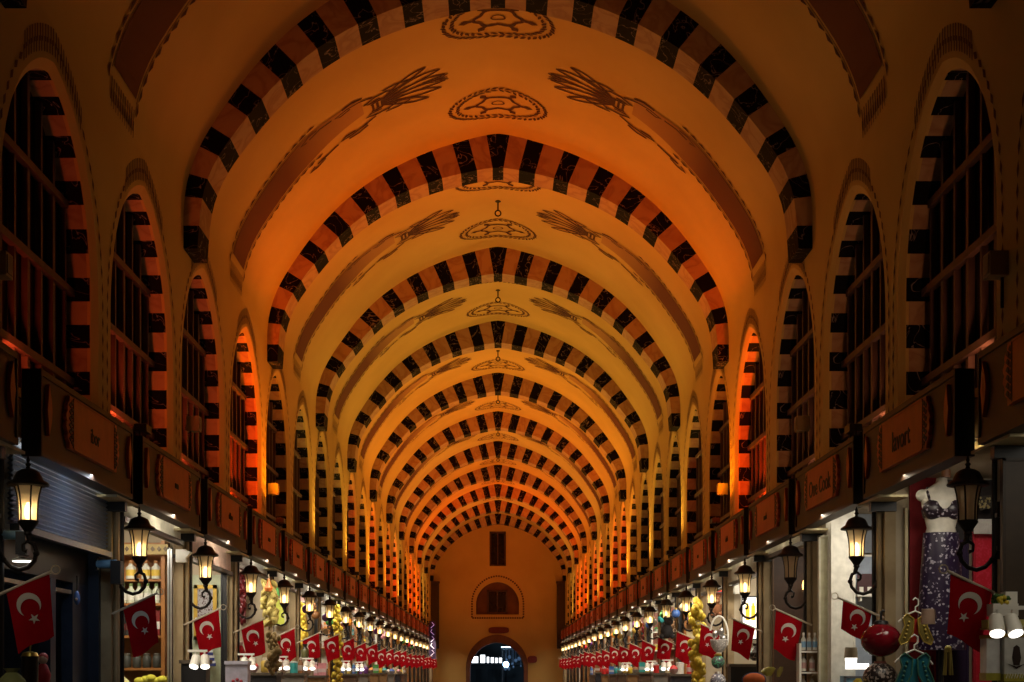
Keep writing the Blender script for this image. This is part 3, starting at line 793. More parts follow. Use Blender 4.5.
NICHE = [(0, 150, RED, -1), (1, 380, RED, -1), (2, 380, RED, -1), (0, 110, FILL, 1), (1, 130, FILL, 1), (2, 130, FILL, 1), (3, 1700, RED2, 0), (5, 90, RED, 1), (6, 50, YEL, -1), (8, 500, RED2, -1), (9, 300, AMB, 1), (10, 1100, RED2, 0), (11, 900, RED2, 1), (12, 700, RED2, -1), (13, 1500, RED2, 0), (14, 1500, RED2, 1), (16, 1800, RED2, 0), (17, 1800, RED2, 0), (18, 1500, RED2, 0)]  # faint right-hand sill lamps of the nearest windows are added to brighten the stripes
fp = None
for n_, (u, en, colr, md) in enumerate(FL):
    for s in (-1, 1):
        loc = P(s, 1.03 if md != 3 else 1.012, u, .675); lab = 'small floodlight on the sign tops lighting the %s vault stretch, %s' % (ORD[n_], SIDE[s])
        if fp is None:
            fp = thing('floodlight', lab, 'floodlight', loc, 0, 'floodlights along the sign tops')
            q = MB(); q.bx(-.06, .06, -.11, .11, .06, .13); q.build('housing', M['black'], fp)
            q = MB(); q.bx(-.05, .05, -.10, .10, .13, .136); q.build('glass', M['lensoff'], fp)
            q = MB(); q.tube([(0, -.12, .09), (0, -.12, 0), (0, .12, 0), (0, .12, .09)], .01); q.build('yoke', M['black'], fp)
        else: dup(fp, loc, 0, lab)
        L = loc+Vector((-s*.05, .05, .20))
        light('SPOT', L, en*FS, colr, .10, L+Vector(((-s*.55, .75, 1.25), (-s*3.2, .9, 2.0), (s*.12, 1.2, .8), (-s*.62, -.10, 1.0))[md]), (2.7, 1.7, 1.7, 2.8)[md], 1.0, 'flood')

for i, en, colr, sd in NICHE:
    for s in ((-1, 1) if sd == 0 else (sd,)):
        loc = P(s, 1.128, U0(i)+.00012, .62)
        dup(fp, loc, 0, 'small floodlight on the sill of the %s window along the %s' % (ORD[i], SIDE[s]))
        light('SPOT', loc+Vector((0, .06, .17)), en*FS, colr, .08, loc+Vector((-s*.02, 1.0, 1.25)), 1.9, 1.0, 'niche_flood')

# ------------------------------------------------------------------ shop lights and roller shutters
SHC = {}
def shutter(s, i, zb, xx, c1, lab, horiz=False, amp=.03):
    y0, y1 = U0(i)*S+.05, (U0(i)+.00055)*S-.05; t = thing('roller_shutter', lab, 'shutter', P(s, xx, U0(i)+.000275, zb))
    h = (.527-zb)*W; L = (y1-y0)/2; q = MB(); N = 15 if not horiz else int(h/.035)
    pts = []
    if not horiz:
        for k in range(N*2+1):
            y = -L+2*L*k/(N*2); pts.append((amp*(1 if k % 2 else -1), y))
        for k_, (a, b) in enumerate(zip(pts, pts[1:])): q.quad((a[0], a[1], 0), (b[0], b[1], 0), (b[0], b[1], h), (a[0], a[1], h), k_ % 2)
        for a, b in zip(pts, pts[1:]): q.quad((a[0]+s*.03, a[1], 0), (b[0]+s*.03, b[1], 0), (b[0]+s*.03, b[1], h), (a[0]+s*.03, a[1], h))
    else:
        for k in range(N*2+1):
            z = h*k/(N*2); pts.append((amp*(1 if k % 2 else -1)*.4, z))
        for a, b in zip(pts, pts[1:]): q.quad((a[0], -L, a[1]), (a[0], L, a[1]), (b[0], L, b[1]), (b[0], -L, b[1]))
        for a, b in zip(pts, pts[1:]): q.quad((a[0]+s*.03, -L, a[1]), (a[0]+s*.03, L, a[1]), (b[0]+s*.03, L, b[1]), (b[0]+s*.03, -L, b[1]))
    q.build('curtain', [c1, col(.36, .32, .24, .6)] if not horiz else c1, t)  # alternate faces darker: striping, with ridge shading put into the colour
    q = MB(); q.bx(-.02, .05, -L, L, -.05, 0); q.build('bottom_bar', M['black'] if not horiz else M['navy'], t)
    return t
SHM = {'steel': mat('shutter_steel', (.15, .20, .29), (.11, .15, .23), 2, .3, .25), 'white': col(.78, .74, .62, .6), 'pink': col(.70, .50, .42, .6), 'cream': col(.66, .60, .42, .6), 'grey': col(.45, .45, .43, .6)}
near_sh = {(-1, 0): (.327, 'steel', 1), (-1, 1): (.440, 'white', 0), (-1, 2): (.397, 'pink', 0), (1, 1): None, (1, 0): None, (1, 2): (.46, 'cream', 0), (1, 3): (.41, 'white', 0)}
for i in range(-1, NS):
    for s in (-1, 1):
        r = random.Random(i*13+s*5)
        cfg = near_sh.get((s, i), (r.uniform(.41, .47), r.choice(['white', 'pink', 'cream', 'white', 'grey']), 0))
        if cfg and i >= 0:
            shutter(s, i, cfg[0], 1.068, SHM[cfg[1]], '%s roller shutter half rolled above the %s shop along the %s' % ({'steel': 'steel grey', 'white': 'bright white', 'pink': 'pale pink', 'cream': 'cream', 'grey': 'light grey'}[cfg[1]], ORD[i], SIDE[s]), bool(cfg[2]))
        # tube light behind the sign
        yc = (U0(i)+.000275)*S
        t = thing('tube_light', ('tube light under the cut-off sign before the first shop, %s' % SIDE[s]) if i < 0 else 'white tube light under the %s sign along the %s' % (ORD[i], SIDE[s]), 'tube light', P(s, 1.0525, U0(i)+.000275, .505), 0, 'tube lights under the signs')
        q = MB(); q.tube([(0, -1.25, 0), (0, 1.25, 0)], .012); q.build('tube', M['lampglow'], t)
        q = MB(); q.bx(-.016, .016, -1.3, 1.3, .012, .03); q.build('batten', M['white'], t)
        en = 14 if i <= 0 else (38 if (s, i) not in ((1, 2),) else 14)
        if (s, i) == (1, 0): en = 26
        if (s, i) == (-1, 0): en = 48
        if i < 0: en = 14
        elif i >= 2: en *= 2.6
        elif (s, i) == (1, 1): en *= 1.6
        elif (s, i) == (-1, 1): en *= 2.4
        L = P(s, 1.0505, U0(i)+.000275, .5015)
        light('AREA', L, en*.34, (.80, .90, 1) if (s, i) == (-1, 0) else (1, .86, .64), (.05, 2.4), L+Vector((s*.30, .0, -1)), None, 1, 'shop_tube')
        L = P(s, 1.20, U0(i)+.00030, .515)
        if (s, i) != (-1, 0): light('AREA', L, en*(.55 if i > 2 else .55), (1, .90, .74), (.5, 1.2), L+Vector((0, .25, -1)), None, 1, 'shop_light')

# ------------------------------------------------------------------ goods
UF = lambda i: U0(i)+.00055                          # face of the divider wall at the far end of shop i
def simple(name, label, cat, loc, parts, rz=0, group=None):
    t = thing(name, label, cat, loc, rz, group)
    for pn, b, m, sm in parts: b.build(pn, m, t, sm)
    return t
def mb(fn): q = MB(); fn(q); return q
def L(*prof_, n=14, c=(0, 0, 0)): return mb(lambda q: q.lathe(list(prof_), c, n))
def BX(*a): return mb(lambda q: q.bx(*a))
def hpx(u): return u*W                               # metres per photo pixel at depth u
def bottle(loc, h, r, cb, cc, cl, label, name='bottle', group=None):
    return simple(name, label, 'bottle', loc, [
        ('body', L((r, 0), (r, h*.62), (r*.45, h*.76), (r*.4, h*.86)), cb, True), ('cap', L((r*.52, h*.85), (r*.52, h), (r*.2, h*1.01)), cc, True),
        ('label', mb(lambda q: q.lathe([(r*1.02, h*.16), (r*1.02, h*.5)], (0, 0, 0), 14, 0, None, 0, 1, 1, False)), cl, True)], 0, group)
def jar(loc, h, r, cb, cl, label, name='jar', group=None):
    return simple(name, label, 'jar', loc, [('body', L((r*.8, 0), (r, h*.1), (r, h*.7), (r*.7, h*.82)), cb, True), ('lid', L((r*.74, h*.81), (r*.74, h*.97), (r*.5, h)), cl, True)], 0, group)
def carton(loc, wx, wy, h, c1, c2, label, name='carton', group=None):
    return simple(name, label, 'carton', loc, [('box', BX(-wx/2, wx/2, -wy/2, wy/2, 0, h), c1, False), ('printed_band', BX(-wx/2-.002, wx/2+.002, -wy/2-.002, wy/2+.002, h*.25, h*.55), c2, False), ('lid_flap', BX(-wx/2-.003, wx/2+.003, -wy/2-.003, wy/2+.003, h*.92, h*1.0), c1, False)], 0, group)
def shelf(loc, wd, dp, levels, z0, z1, label, m=None, back=None):
    m = m or M['wood']; t = thing('display_shelf', label, 'shelf', loc)
    for x in (-wd/2, wd/2): BX(x-.02, x+.02, -dp, 0, z0, z1).build('upright', m, t)
    for z in levels: BX(-wd/2+.02, wd/2-.02, -dp, 0, z-.025, z).build('board', m, t)
    BX(-wd/2, wd/2, -.02, 0, z0, z1).build('back_panel', back or m, t); return t
def garland(loc, ln, r, m, label, name='garland', spread=.07, n=60, seed=1, sz=1.5):
    rr = random.Random(seed); q = MB(); s_ = MB(); s_.tube([(0, 0, .12), (0, 0, -ln)], .006)
    for k in range(n):
        z = -ln*(k+.5)/n; a = rr.uniform(0, 2*PI); d = spread*rr.uniform(.2, 1)
        q.ball((d*math.cos(a), d*math.sin(a), z), r*rr.uniform(.8, 1.2), 0, 7, 5, sz, 1, 1, Matrix.Rotation(rr.uniform(-.7, .7), 3, 'X') @ Matrix.Rotation(rr.uniform(-.7, .7), 3, 'Y'))
    return simple(name, label, 'garland', loc, [('string', s_, M['pole'], False), ('strung_fruit', q, m, True)])
def stand(loc, wx, wy, h, label, m=None):
    m = m or col(.05, .04, .035)
    return simple('display_stand', label, 'display stand', loc, [('cabinet', BX(-wx/2, wx/2, -wy/2, wy/2, 0, h-.04), m, False), ('top', BX(-wx/2-.02, wx/2+.02, -wy/2-.02, wy/2+.02, h-.04, h), col(.10, .08, .06), False)])
EYE = CZ
# ---- left, shuttered shop
u = .00262
t = thing('door_frame', 'black and navy metal door frame under the steel shutter', 'door frame', P(-1, 1.13, UF(0)-.000012, -CZ/W))
lz = lambda Z: CZ+Z*W
y_a = (.00222-UF(0)+.00003)*S
BX(-.10, .04, y_a, .05, lz(.235), lz(.325)).build('lintel', M['black'], t)
BX(-.06, .04, (.00248-UF(0)+.00003)*S, (.00251-UF(0)+.00003)*S, 0, lz(.235)).build('post', M['navy'], t)
BX(-.06, .04, (.00261-UF(0)+.00003)*S, .05, 0, lz(.235)).build('post', M['navy'], t)
BX(-.85, .14, -.02, .05, 0, lz(.325)).build('side_panel', col(.010, .018, .036), t)
BX(-.05, .03, y_a, .05, lz(.205), lz(.215)).build('rail', M['steel'], t)
def projector(px, py, u, label):
    t = thing('security_lamp', label, 'lamp', at(px, py, u)); k = hpx(u)
    mb(lambda q: q.tube([(-11*k, 0, 0), (9*k, 0, 0)], 4.5*k, 0, 14)).build('shell', M['bluelamp'], t, True)
    BX(4*k, 14*k, -.06, .06, -20*k, 3*k).build('head', M['black'], t)
    BX(-13*k, -10*k, -.03, .03, -6*k, 6*k).build('bracket', M['black'], t)
projector(108, 564, .00270, 'blue cylinder lamp with black head beside the bottle shelf shop')
projector(14, 535, .00212, 'blue cylinder lamp behind the nearest lantern of the shuttered shop')
bead = at(77, 598, .00245)
simple('glass_bead', 'blue and white glass bead hanging in the navy door frame', 'pendant', bead, [('cord', mb(lambda q: q.tube([(0, 0, .06), (0, 0, .18)], .004)), M['black'], False), ('bead', mb(lambda q: q.ball((0, 0, 0), .026, 0, 12, 8, 2.2)), col(.10, .18, .45, .15), True), ('white_dot', mb(lambda q: q.ball((0, -.022, -.01), .012, 0, 8, 6)), M['emblem'], True)])
simple('dish_lamp', 'small white dish lamp glowing in the dark shuttered shop', 'lamp', at(23, 561, .00213), [('dish', L((.02, .03), (.07, .012), (.08, 0)), M['white'], True), ('glow_disc', L((.072, -.006), (.072, 0)), M['lens'], False)])
stand(P(-1, 1.07, .002247, -CZ/W), .5, .4, CZ-.05*W, 'low dark stand under the jar with a brass lid')
b = at(30, 683.5, .00222); b.z = CZ-.05*W
simple('coffee_urn', 'tall dark jar with domed brass lid and thin handle', 'urn', at(30, 672, .00222)+Vector((0, 0, -.12)), [('body', L((.05, 0), (.058, .02), (.062, .21), (.066, .235)), col(.02, .013, .012, .3), True), ('brass_lid', L((.066, .235), (.05, .262), (.012, .272)), col(.60, .42, .08, .3, .8), True), ('handle', mb(lambda q: q.tube([(0, 0, .27), (.004, 0, .37), (.02, 0, .385)], .006)), col(.55, .40, .10, .3, .7), True)])
simple('doll', 'small red and white doll beside the tall dark jar', 'doll', at(43, 675, .00228), [('body', L((.05, -.06), (.06, 0), (.035, .07), (.02, .085)), col(.45, .02, .03), True), ('head', mb(lambda q: q.ball((0, 0, .115), .035, 0, 12, 8)), col(.6, .45, .38), True), ('bonnet', mb(lambda q: q.ball((0, .012, .13), .038, 0, 12, 8)), col(.6, .10, .12), True)])
simple('cloth_bag', 'olive green cloth bag at the foot of the nearest flag', 'bag', at(12, 690, .00208), [('sack', mb(lambda q: q.loft([(0, 0, -.1, .10, .08), (0, 0, .0, .12, .09), (0, 0, .07, .09, .07), (.0, 0, .12, .04, .03)])), col(.16, .17, .05, .8), True), ('tied_neck', mb(lambda q: q.loft([(0, 0, .12, .03, .025), (0, 0, .15, .06, .04)])), col(.18, .19, .07, .8), True)])
# ---- left, bottle shop
uf = UF(1); ub_ = uf-.000012
x0, x1 = at(119, 600, uf).x, at(168, 600, uf).x
sh_ = shelf(((x0+x1)/2, uf*S-.003, 0), x1-x0, .26, [lz(.013), lz(.121), lz(.228), lz(.308)], .3, lz(.435), 'orange wooden shelf of labelled bottles in the white-shuttered shop')
simple('header_sign', 'carved gold header board on top of the bottle shelf', 'sign', at(146, 549, uf-.00006), [('board', BX(-.34, .24, -.01, .02, -.06, .05), col(.33, .23, .06), False), ('ornament_row', mb(lambda q: [q.prism([(-.30+.07*k, 0), (-.275+.07*k, .03), (-.25+.07*k, 0), (-.275+.07*k, -.03)], -.02, -.01) for k in range(8)]), col(.10, .06, .02), False)])
for n_, px in enumerate((131, 146, 156)):
    p = at(px, 580, uf-.000045); p.z = lz(.308)+.003
    bottle(p, .20, .050 if n_ else .056, col(.55, .54, .46), col(.30, .13, .04), col(.62, .42, .06), '%s white bottle with brown cap on the upper bottle shelf' % ORD[n_], 'bottle', 'white bottles on the upper shelf')
for n_, px in enumerate((123, 131, 139.3, 147.8, 156.3)):
    p = at(px, 604, uf-.00004); p.z = lz(.228)+.003
    bottle(p, .22, .044, col(.50, .52, .38), col(.16, .22, .07), col(.72, .70, .62), '%s white-labelled green bottle on the second bottle shelf' % ORD[n_], 'bottle', 'green bottles on the second shelf')
for n_, px in enumerate((124, 129.5, 135, 141, 147, 158.5)):
    p = at(px, 636, uf-.00004); p.z = lz(.121)+.003
    carton(p, .052, .12, .27 if n_ == 5 else .23, col(.20, .012, .010) if n_ == 5 else col(.03, .025, .022), col(.65, .6, .55) if n_ == 5 else col(.12, .02, .015), '%s carton on the third bottle shelf, %s' % (ORD[n_], 'dark red with white band' if n_ == 5 else 'black with dark red band'), 'carton', 'slim cartons on the third shelf')
for n_, px in enumerate((127, 137, 147, 157)):
    p = at(px, 668, uf-.00004); p.z = lz(.013)+.003
    jar(p, .16, .05, col(.055, .055, .045), col(.10, .09, .07), '%s dark squat jar on the bottom bottle shelf' % ORD[n_], 'jar', 'dark jars on the bottom shelf')
stand(P(-1, 1.19, uf-.00013, -CZ/W), .60, .5, CZ-.050*W, 'low stand before the bottle shelf with yellow goods')
simple('vase', 'pale yellow lamp-shaped vase before the bottle shelf', 'vase', at(115, 683, uf-.00013)-Vector((0, 0, .005)), [('bowl', L((.13, -.03), (.17, .01), (.10, .075), (.055, .095)), col(.60, .58, .26), True), ('rim', L((.055, .09), (.07, .125), (.06, .13)), col(.66, .63, .34), True)])
simple('cloth_bundle', 'bright yellow crumpled cloth beside the pale yellow vase', 'cloth', at(151, 681, uf-.00013), [('folded_cloth', mb(lambda q: [q.ball((-.12+.06*k, .02*(k % 2), .0+.015*(k % 3)), .06, 0, 9, 6, .7) for k in range(5)]), col(.62, .58, .05, .8), True), ('tie', mb(lambda q: q.tube([(-.03, -.065, -.04), (-.03, -.07, .0), (-.03, -.02, .055)], .008)), col(.3, .3, .03), True)])
def slab(name, label, cat, px0, px1, py0, py1, u, dpt, m, trim=None):
    a, b = at(px0, py1, u), at(px1, py0, u); t = thing(name, label, cat, ((a.x+b.x)/2, a.y, a.z)); w_, h_ = (b.x-a.x)/2, b.z-a.z
    BX(-w_, w_, -dpt, 0, 0, h_).build('panel', m, t)
    e_ = .02
    q = MB(); q.bx(-w_, w_, -dpt-.012, -dpt, 0, e_); q.bx(-w_, w_, -dpt-.012, -dpt, h_-e_, h_); q.bx(-w_, -w_+e_, -dpt-.012, -dpt, 0, h_); q.bx(w_-e_, w_, -dpt-.012, -dpt, 0, h_)
    q.build('edging', trim or m, t); return t
slab('door_post', 'tall black steel door post right of the bottle shelf', 'post', 168.5, 173, 548, 690, uf-.00009, .05, M['black'], M['steel'])
simple('floodlight', 'square white projector lamp on the pier past the bottle shelf', 'floodlight', at(182, 556, .00332), [('housing', BX(-.06, .05, -.05, .05, -.07, .07), M['white'], False), ('visor', mb(lambda q: q.prism([(.05, .06), (.11, .04), (.05, -.02)], -.05, .05)), M['white'], False), ('arm', BX(-.10, -.06, -.015, .015, -.02, .02), M['iron'], False)])
# ---- left, picture shop
uf = UF(2)
slab('wall_panel', 'pale green display wall behind the gold picture', 'panel', 187.5, 228, 575, 700, uf-.000006, .02, col(.40, .44, .30))
a = at(194, 640, uf-.00002); b = at(217, 585, uf-.00002)
t = thing('picture', 'grey mosaic picture in a gold frame in the pink-shuttered shop', 'picture', ((a.x+b.x)/2, a.y, a.z)); w_, h_ = (b.x-a.x)/2, b.z-a.z
q = MB(); q.bx(-w_, w_, -.03, 0, 0, .05); q.bx(-w_, w_, -.03, 0, h_-.05, h_); q.bx(-w_, -w_+.05, -.03, 0, 0, h_); q.bx(w_-.05, w_, -.03, 0, 0, h_); q.build('frame', col(.52, .34, .06, .35, .4), t)
BX(-w_+.05, w_-.05, -.015, 0, .05, h_-.05).build('mosaic', sequin('mosaic', (.30, .29, .30), (.10, .06, .06)), t)
t = thing('scarf', 'blue and white striped scarf hanging below the gold picture', 'scarf', at(203, 640, uf-.00006))
q = MB()
for k in range(9): q.bx(-.10+.018*k, .02+.018*k, -.012, .012, .22-.07*k, .22-.07*k+.04)
q.build('blue_stripe', col(.03, .04, .16, .8), t)
q = MB()
for k in range(9): q.bx(-.10+.018*k, .02+.018*k, -.010, .010, .26-.07*k, .26-.07*k+.03)
q.build('white_stripe', col(.55, .55, .56, .8), t)
slab('door_post', 'tall black door post beside the striped scarf', 'post', 221.5, 227.5, 573, 690, uf-.0001, .05, M['black'])
t = stand(P(-1, 1.005, UP(2)-.000065, -CZ/W), .27, .26, lz(.040), 'black counter left of the striped scarf', M['black'])
simple('flask', 'dark blue flask beside the black counter', 'bottle', at(195, 684, .00355), [('body', L((.05, -.03), (.05, .06), (.02, .08)), col(.03, .07, .22, .2), True), ('neck', L((.02, .08), (.02, .11)), col(.06, .12, .3, .2), True)])
a = at(227, 686, .0038); b = at(249, 661, .0038)
t = thing('gift_box', 'large pale lilac box with small red bows', 'box', ((a.x+b.x)/2, a.y, a.z)); w_, h_ = (b.x-a.x)/2, b.z-a.z
BX(-w_, w_, -.12, .12, 0, h_*.86).build('box', col(.50, .49, .62), t); BX(-w_-.01, w_+.01, -.13, .13, h_*.86, h_).build('lid', col(.56, .55, .68), t)
mb(lambda q: [q.ball((-.04+.05*k, -.125, .06+.02*(k % 2)), .022, 0, 8, 6) for k in range(3)]).build('red_bow', col(.35, .03, .05), t, True)
stand(Vector((t.location.x, t.location.y, 0)), .30, .30, t.location.z, 'plain stand carrying the pale lilac box')
simple('doll', 'bright red cloth doll above the pale lilac box', 'doll', at(241, 651, .0041), [('dress', L((.06, -.09), (.075, -.05), (.03, .06), (.015, .08)), col(.55, .01, .03), True), ('head', mb(lambda q: q.ball((0, 0, .10), .03, 0, 10, 7)), col(.6, .42, .40), True), ('sash', L((.055, -.02), (.05, .005)), col(.7, .45, .5), True)])
# ---- left, dried fruit shop
pep = col(.10, .008, .010, .35)
garland(at(242, 566, UF(3)-.00006), .85, .030, pep, 'dark red string of dried peppers under a white garlic bunch', 'pepper_string', .06, 90, 3, 1.9)
simple('garlic_bunch', 'white garlic bunch above the dark red pepper string', 'garlic', at(240, 563, UF(3)-.0001), [('bulbs', mb(lambda q: [q.ball((.05*math.cos(k*1.3)*(1-k*.06), .04*math.sin(k*1.3), .09-.03*k), .033, 0, 9, 6) for k in range(8)]), col(.72, .60, .55), True), ('stalks', mb(lambda q: q.tube([(0, 0, .08), (.01, 0, .16)], .012)), M['pole'], True)])
ol = col(.42, .34, .10, .8)
garland(at(269, 582, .00444), .62, .036, ol, 'olive yellow bundle of dried gourds hanging on the fifth left pier', 'gourd_string', .11, 80, 4, 1.8)
garland(at(273, 634, .00436), .55, .034, col(.24, .17, .07, .8), 'brown dried bundle hanging below the olive gourds', 'gourd_string', .10, 60, 5, 1.6)
simple('gourd', 'orange bottle gourd hanging over the dried bundles', 'gourd', at(268.5, 588, .00438), [('body', L((.005, -.06), (.05, -.045), (.065, 0), (.03, .06), (.022, .11), (.01, .14)), col(.50, .14, .03, .4), True), ('stem', mb(lambda q: q.tube([(0, 0, .13), (.0, 0, .2)], .006)), M['pole'], True)])
rl = random.Random(2)
simple('leaf_bunch', 'bright green leaf bunch hanging behind the second lantern row', 'leaves', at(277.5, 588, UF(4)-.00005), [('leaves', mb(lambda q: [q.prism([(cx_, cz_), (cx_+.045, cz_+.05), (cx_+.11, cz_+.03), (cx_+.05, cz_-.03)], k*.008-.1, k*.008-.096) for k, (cx_, cz_) in enumerate([(rl.uniform(-.14, .06), rl.uniform(-.16, .14)) for _ in range(26)])]), col(.06, .34, .05, .5), False), ('stalk', mb(lambda q: q.tube([(0, 0, .3), (0, 0, -.1)], .01)), col(.05, .2, .03), False)])
slab('price_board', 'yellow green board below the bright green leaves', 'board', 274, 286, 598, 626, UF(4)-.00003, .02, col(.50, .55, .06), col(.65, .66, .5))
slab('round_sign_board', 'pink and white board high in the sixth shop on the left', 'board', 294, 306, 583, 602, UF(5)-.00004, .02, col(.62, .34, .32), col(.8, .74, .7))
for k, px in enumerate((298.5, 305)):
    bottle(at(px, 641, UF(5)-.00006), .62, .06, col(.72, .50, .14), col(.75, .68, .5), col(.75, .60, .22), '%s tall amber lit bottle under the pink board' % ORD[k], 'bottle', 'amber bottles')
simple('vase', 'dark olive vase with black neck by the sixth left flag', 'vase', at(305, 654, UP(5)-.00009), [('body', L((.05, -.10), (.065, -.06), (.065, .06), (.045, .09)), col(.10, .10, .04, .3), True), ('neck', L((.045, .09), (.03, .12), (.045, .17)), col(.02, .016, .012, .3), True)])
yel = col(.52, .38, .03, .5)
garland(at(337, 606, UP(7)-.00025), 1.8, .048, yel, 'long string of yellow lemons on the eighth pier along the left', 'lemon_string', .09, 90, 6, 1.2)
# ---- right, costume shop
uf = UF(0); k_ = hpx(uf)
um = uf-.00006
slab('curtain_panel', 'dark red velvet panel behind the costumed mannequin', 'panel', 909, 935, 455, 700, uf-.000008, .02, col(.22, .008, .012, .8))
slab('curtain_panel', 'dark purple drape low behind the costumed mannequin', 'panel', 935, 968, 540, 700, uf-.000008, .02, col(.030, .012, .05, .8))
slab('backdrop_panel', 'near-black backing panel above the mannequin', 'panel', 935, 1003, 480, 540, uf-.000006, .015, col(.018, .012, .012))
base = at(941, 530, um); 
t = thing('mannequin', 'headless white mannequin in black sequin top and beaded purple skirt', 'mannequin', base)
R_ = lambda dy: -dy*hpx(um)
torso = [(0, 0, R_(25), .15, .10), (0, 0, R_(8), .148, .10), (0, 0, R_(-2), .125, .085), (.0, 0, R_(-14), .150, .10), (0, -.01, R_(-24), .17, .12), (0, 0, R_(-33), .185, .10), (0, 0, R_(-39), .175, .085), (.0, 0, R_(-43), .10, .07), (.004, 0, R_(-47), .052, .055), (.008, 0, R_(-52), .045, .048)]
q = MB(); q.loft(torso, 24)
for o in (-1, 1): q.ball((o*.162, 0, R_(-34.5)), .062, 0, 12, 8, .9, 1.0, .9)
q.build('torso', col(.62, .58, .50, .4), t, True)
sq = sequin('black_sequins', (.018, .010, .018), (.34, .30, .34), .88); sqp = sequin('purple_beads', (.016, .006, .030), (.36, .33, .40), .84)
q = MB()
for o in (-1, 1): q.ball((o*.080, -.05, R_(-20)), .100, 0, 14, 10, .95, 1, .85); q.tube([(o*.12, -.09, R_(-27)), (o*.135, -.06, R_(-37)), (o*.12, .0, R_(-42))], .012)
q.loft([(0, 0, R_(-12), .158, .108), (0, -.004, R_(-20), .176, .122)], 24); q.build('sequin_top', sq, t, True)
mb(lambda q: q.loft([(0, 0, R_(3), .156, .108), (0, 0, R_(22), .168, .115), (.0, 0, R_(60), .19, .13), (0, 0, R_(120), .22, .15)], 24)).build('beaded_skirt', sqp, t, True)
rr = random.Random(4)
mb(lambda q: q.tube([(0, 0, R_(110)), (0, 0, -base.z)], .025)).build('pole', M['black'], t); mb(lambda q: q.lathe([(.2, -base.z), (.18, -base.z+.03)], (0, 0, 0), 18)).build('base', M['black'], t)
slab('red_skirt', 'bright red costume skirt hanging right of the mannequin', 'skirt', 972, 996, 532, 690, uf-.00003, .03, sequin('red_fabric', (.42, .006, .02), (.48, .02, .05)), col(.36, .006, .02, .8))
simple('fringe_belt', 'white fringed belt above the bright red skirt', 'belt', at(986, 526, uf-.00005), [('band', BX(-.11, .09, -.02, .01, .02, .06), col(.55, .52, .48), False), ('fringe', mb(lambda q: [q.bx(-.11+.018*k, -.098+.018*k, -.02, .0, -.07, .02) for k in range(11)]), col(.62, .58, .55), False)])
simple('coin_scarf', 'gold coin scarf hung above the white fringed belt', 'scarf', at(984, 504, uf-.00005), [('cloth', mb(lambda q: q.prism([(-.08, .06), (.07, .08), (.06, -.03), (-.03, -.06)], -.02, 0)), col(.04, .03, .02), False), ('coins', mb(lambda q: [q.ball((rr.uniform(-.06, .05), -.025, rr.uniform(-.04, .06)), .011, 0, 6, 4) for _ in range(26)]), col(.65, .55, .28, .3, .7), True)])
for n_, (px, py, rd) in enumerate(((946, 466, .085), (960, 458, .10), (972, 463, .09))):
    t = simple('drum', '%s small brown hand drum hung above the costumed mannequin' % ORD[n_], 'drum', at(px, py, uf-.00012+n_*.00003), [('shell', mb(lambda q: q.lathe([(rd*.5, -.10), (rd*.42, 0), (rd*.8, .10)], (0, 0, 0), 14)), col(.16, .06, .025), True), ('skin', mb(lambda q: q.lathe([(rd*.82, .10), (rd*.82, .115)], (0, 0, 0), 14)), col(.30, .17, .11), True)], 0, 'hand drums')
def frame_post(px, u, label, m):
    a = at(px, 508 if u > .0025 else 470, u); t = thing('display_case_post', label, 'post', (a.x, a.y, 0)); BX(-.012, .012, -.02, .02, 0, a.z).build('post', m, t); BX(-.03, .03, -.03, .03, 0, .05).build('foot', m, t)
frame_post(996.5, .00222, 'thin white case edge beside the red skirt', M['white'])
frame_post(906, .00273, 'thin pale case edge beside the dark red velvet panel', M['soffit'])
slab('pillar_casing', 'dark brown wooden pillar casing beside the thin white case edge', 'casing', 1000, 1028, 459, 1600, .002053, .05, col(.045, .028, .016), col(.03, .018, .01))
def vest(px, py, u, c1, c2, c3, label, sc=1.0):
    t = thing('vest', label, 'vest', at(px, py, u)); k = hpx(u)*sc
    for o in (-1, 1):
        pl = [(o*2, 8), (o*9, 13), (o*13, 9), (o*11, 1), (o*17, -13), (o*15, -18), (o*8, -15), (o*3, -6)]
        q = MB(); q.prism([(a*k, b*k) for a, b in pl], -.03, .0); f = q.build('front', c1, t)
        q = MB(); 
        for (a, b), (c_, d_) in zip(pl, pl[1:]+pl[:1]): q.tube([(a*k, -.034, b*k), (c_*k, -.034, d_*k)], .7*k, 0, 6)
        for j in range(5): q.ball((o*(7+1.1*j)*k, -.034, (5-4*j)*k), 1.3*k, 0, 6, 4)
        q.build('gold_braid', c2, f)
    q = MB(); q.prism([(a*k, b*k) for a, b in ((-2.5, 8), (2.5, 8), (3, -6), (5, -15), (-5, -15), (-3, -6))], .002, .02); q.build('lining', c3, t)
    q = MB(); q.tube([(-17*k, -.01, 5*k), (-9*k, -.01, 12*k), (0, -.01, 16*k), (9*k, -.01, 12*k), (16*k, -.01, 3*k)], .9*k); q.tube([(0, -.01, 16*k), (0, -.01, 20*k), (3*k, -.01, 22*k), (3*k, -.01, 27*k), (0, -.01, 29*k), (-2.5*k, -.01, 27*k)], .8*k); q.build('hanger', M['white'], t, True)
gold = col(.48, .34, .06, .35, .4)
vest(915, 627, .00262, col(.20, .15, .03), gold, col(.50, .03, .015), 'gold braided red vest on a white hanger below the mannequin')
vest(914, 668, .00258, col(.01, .13, .19, .3), col(.05, .17, .12, .4), col(.02, .24, .34, .3), 'teal satin vest hanging below the gold braided vest', 1.15)
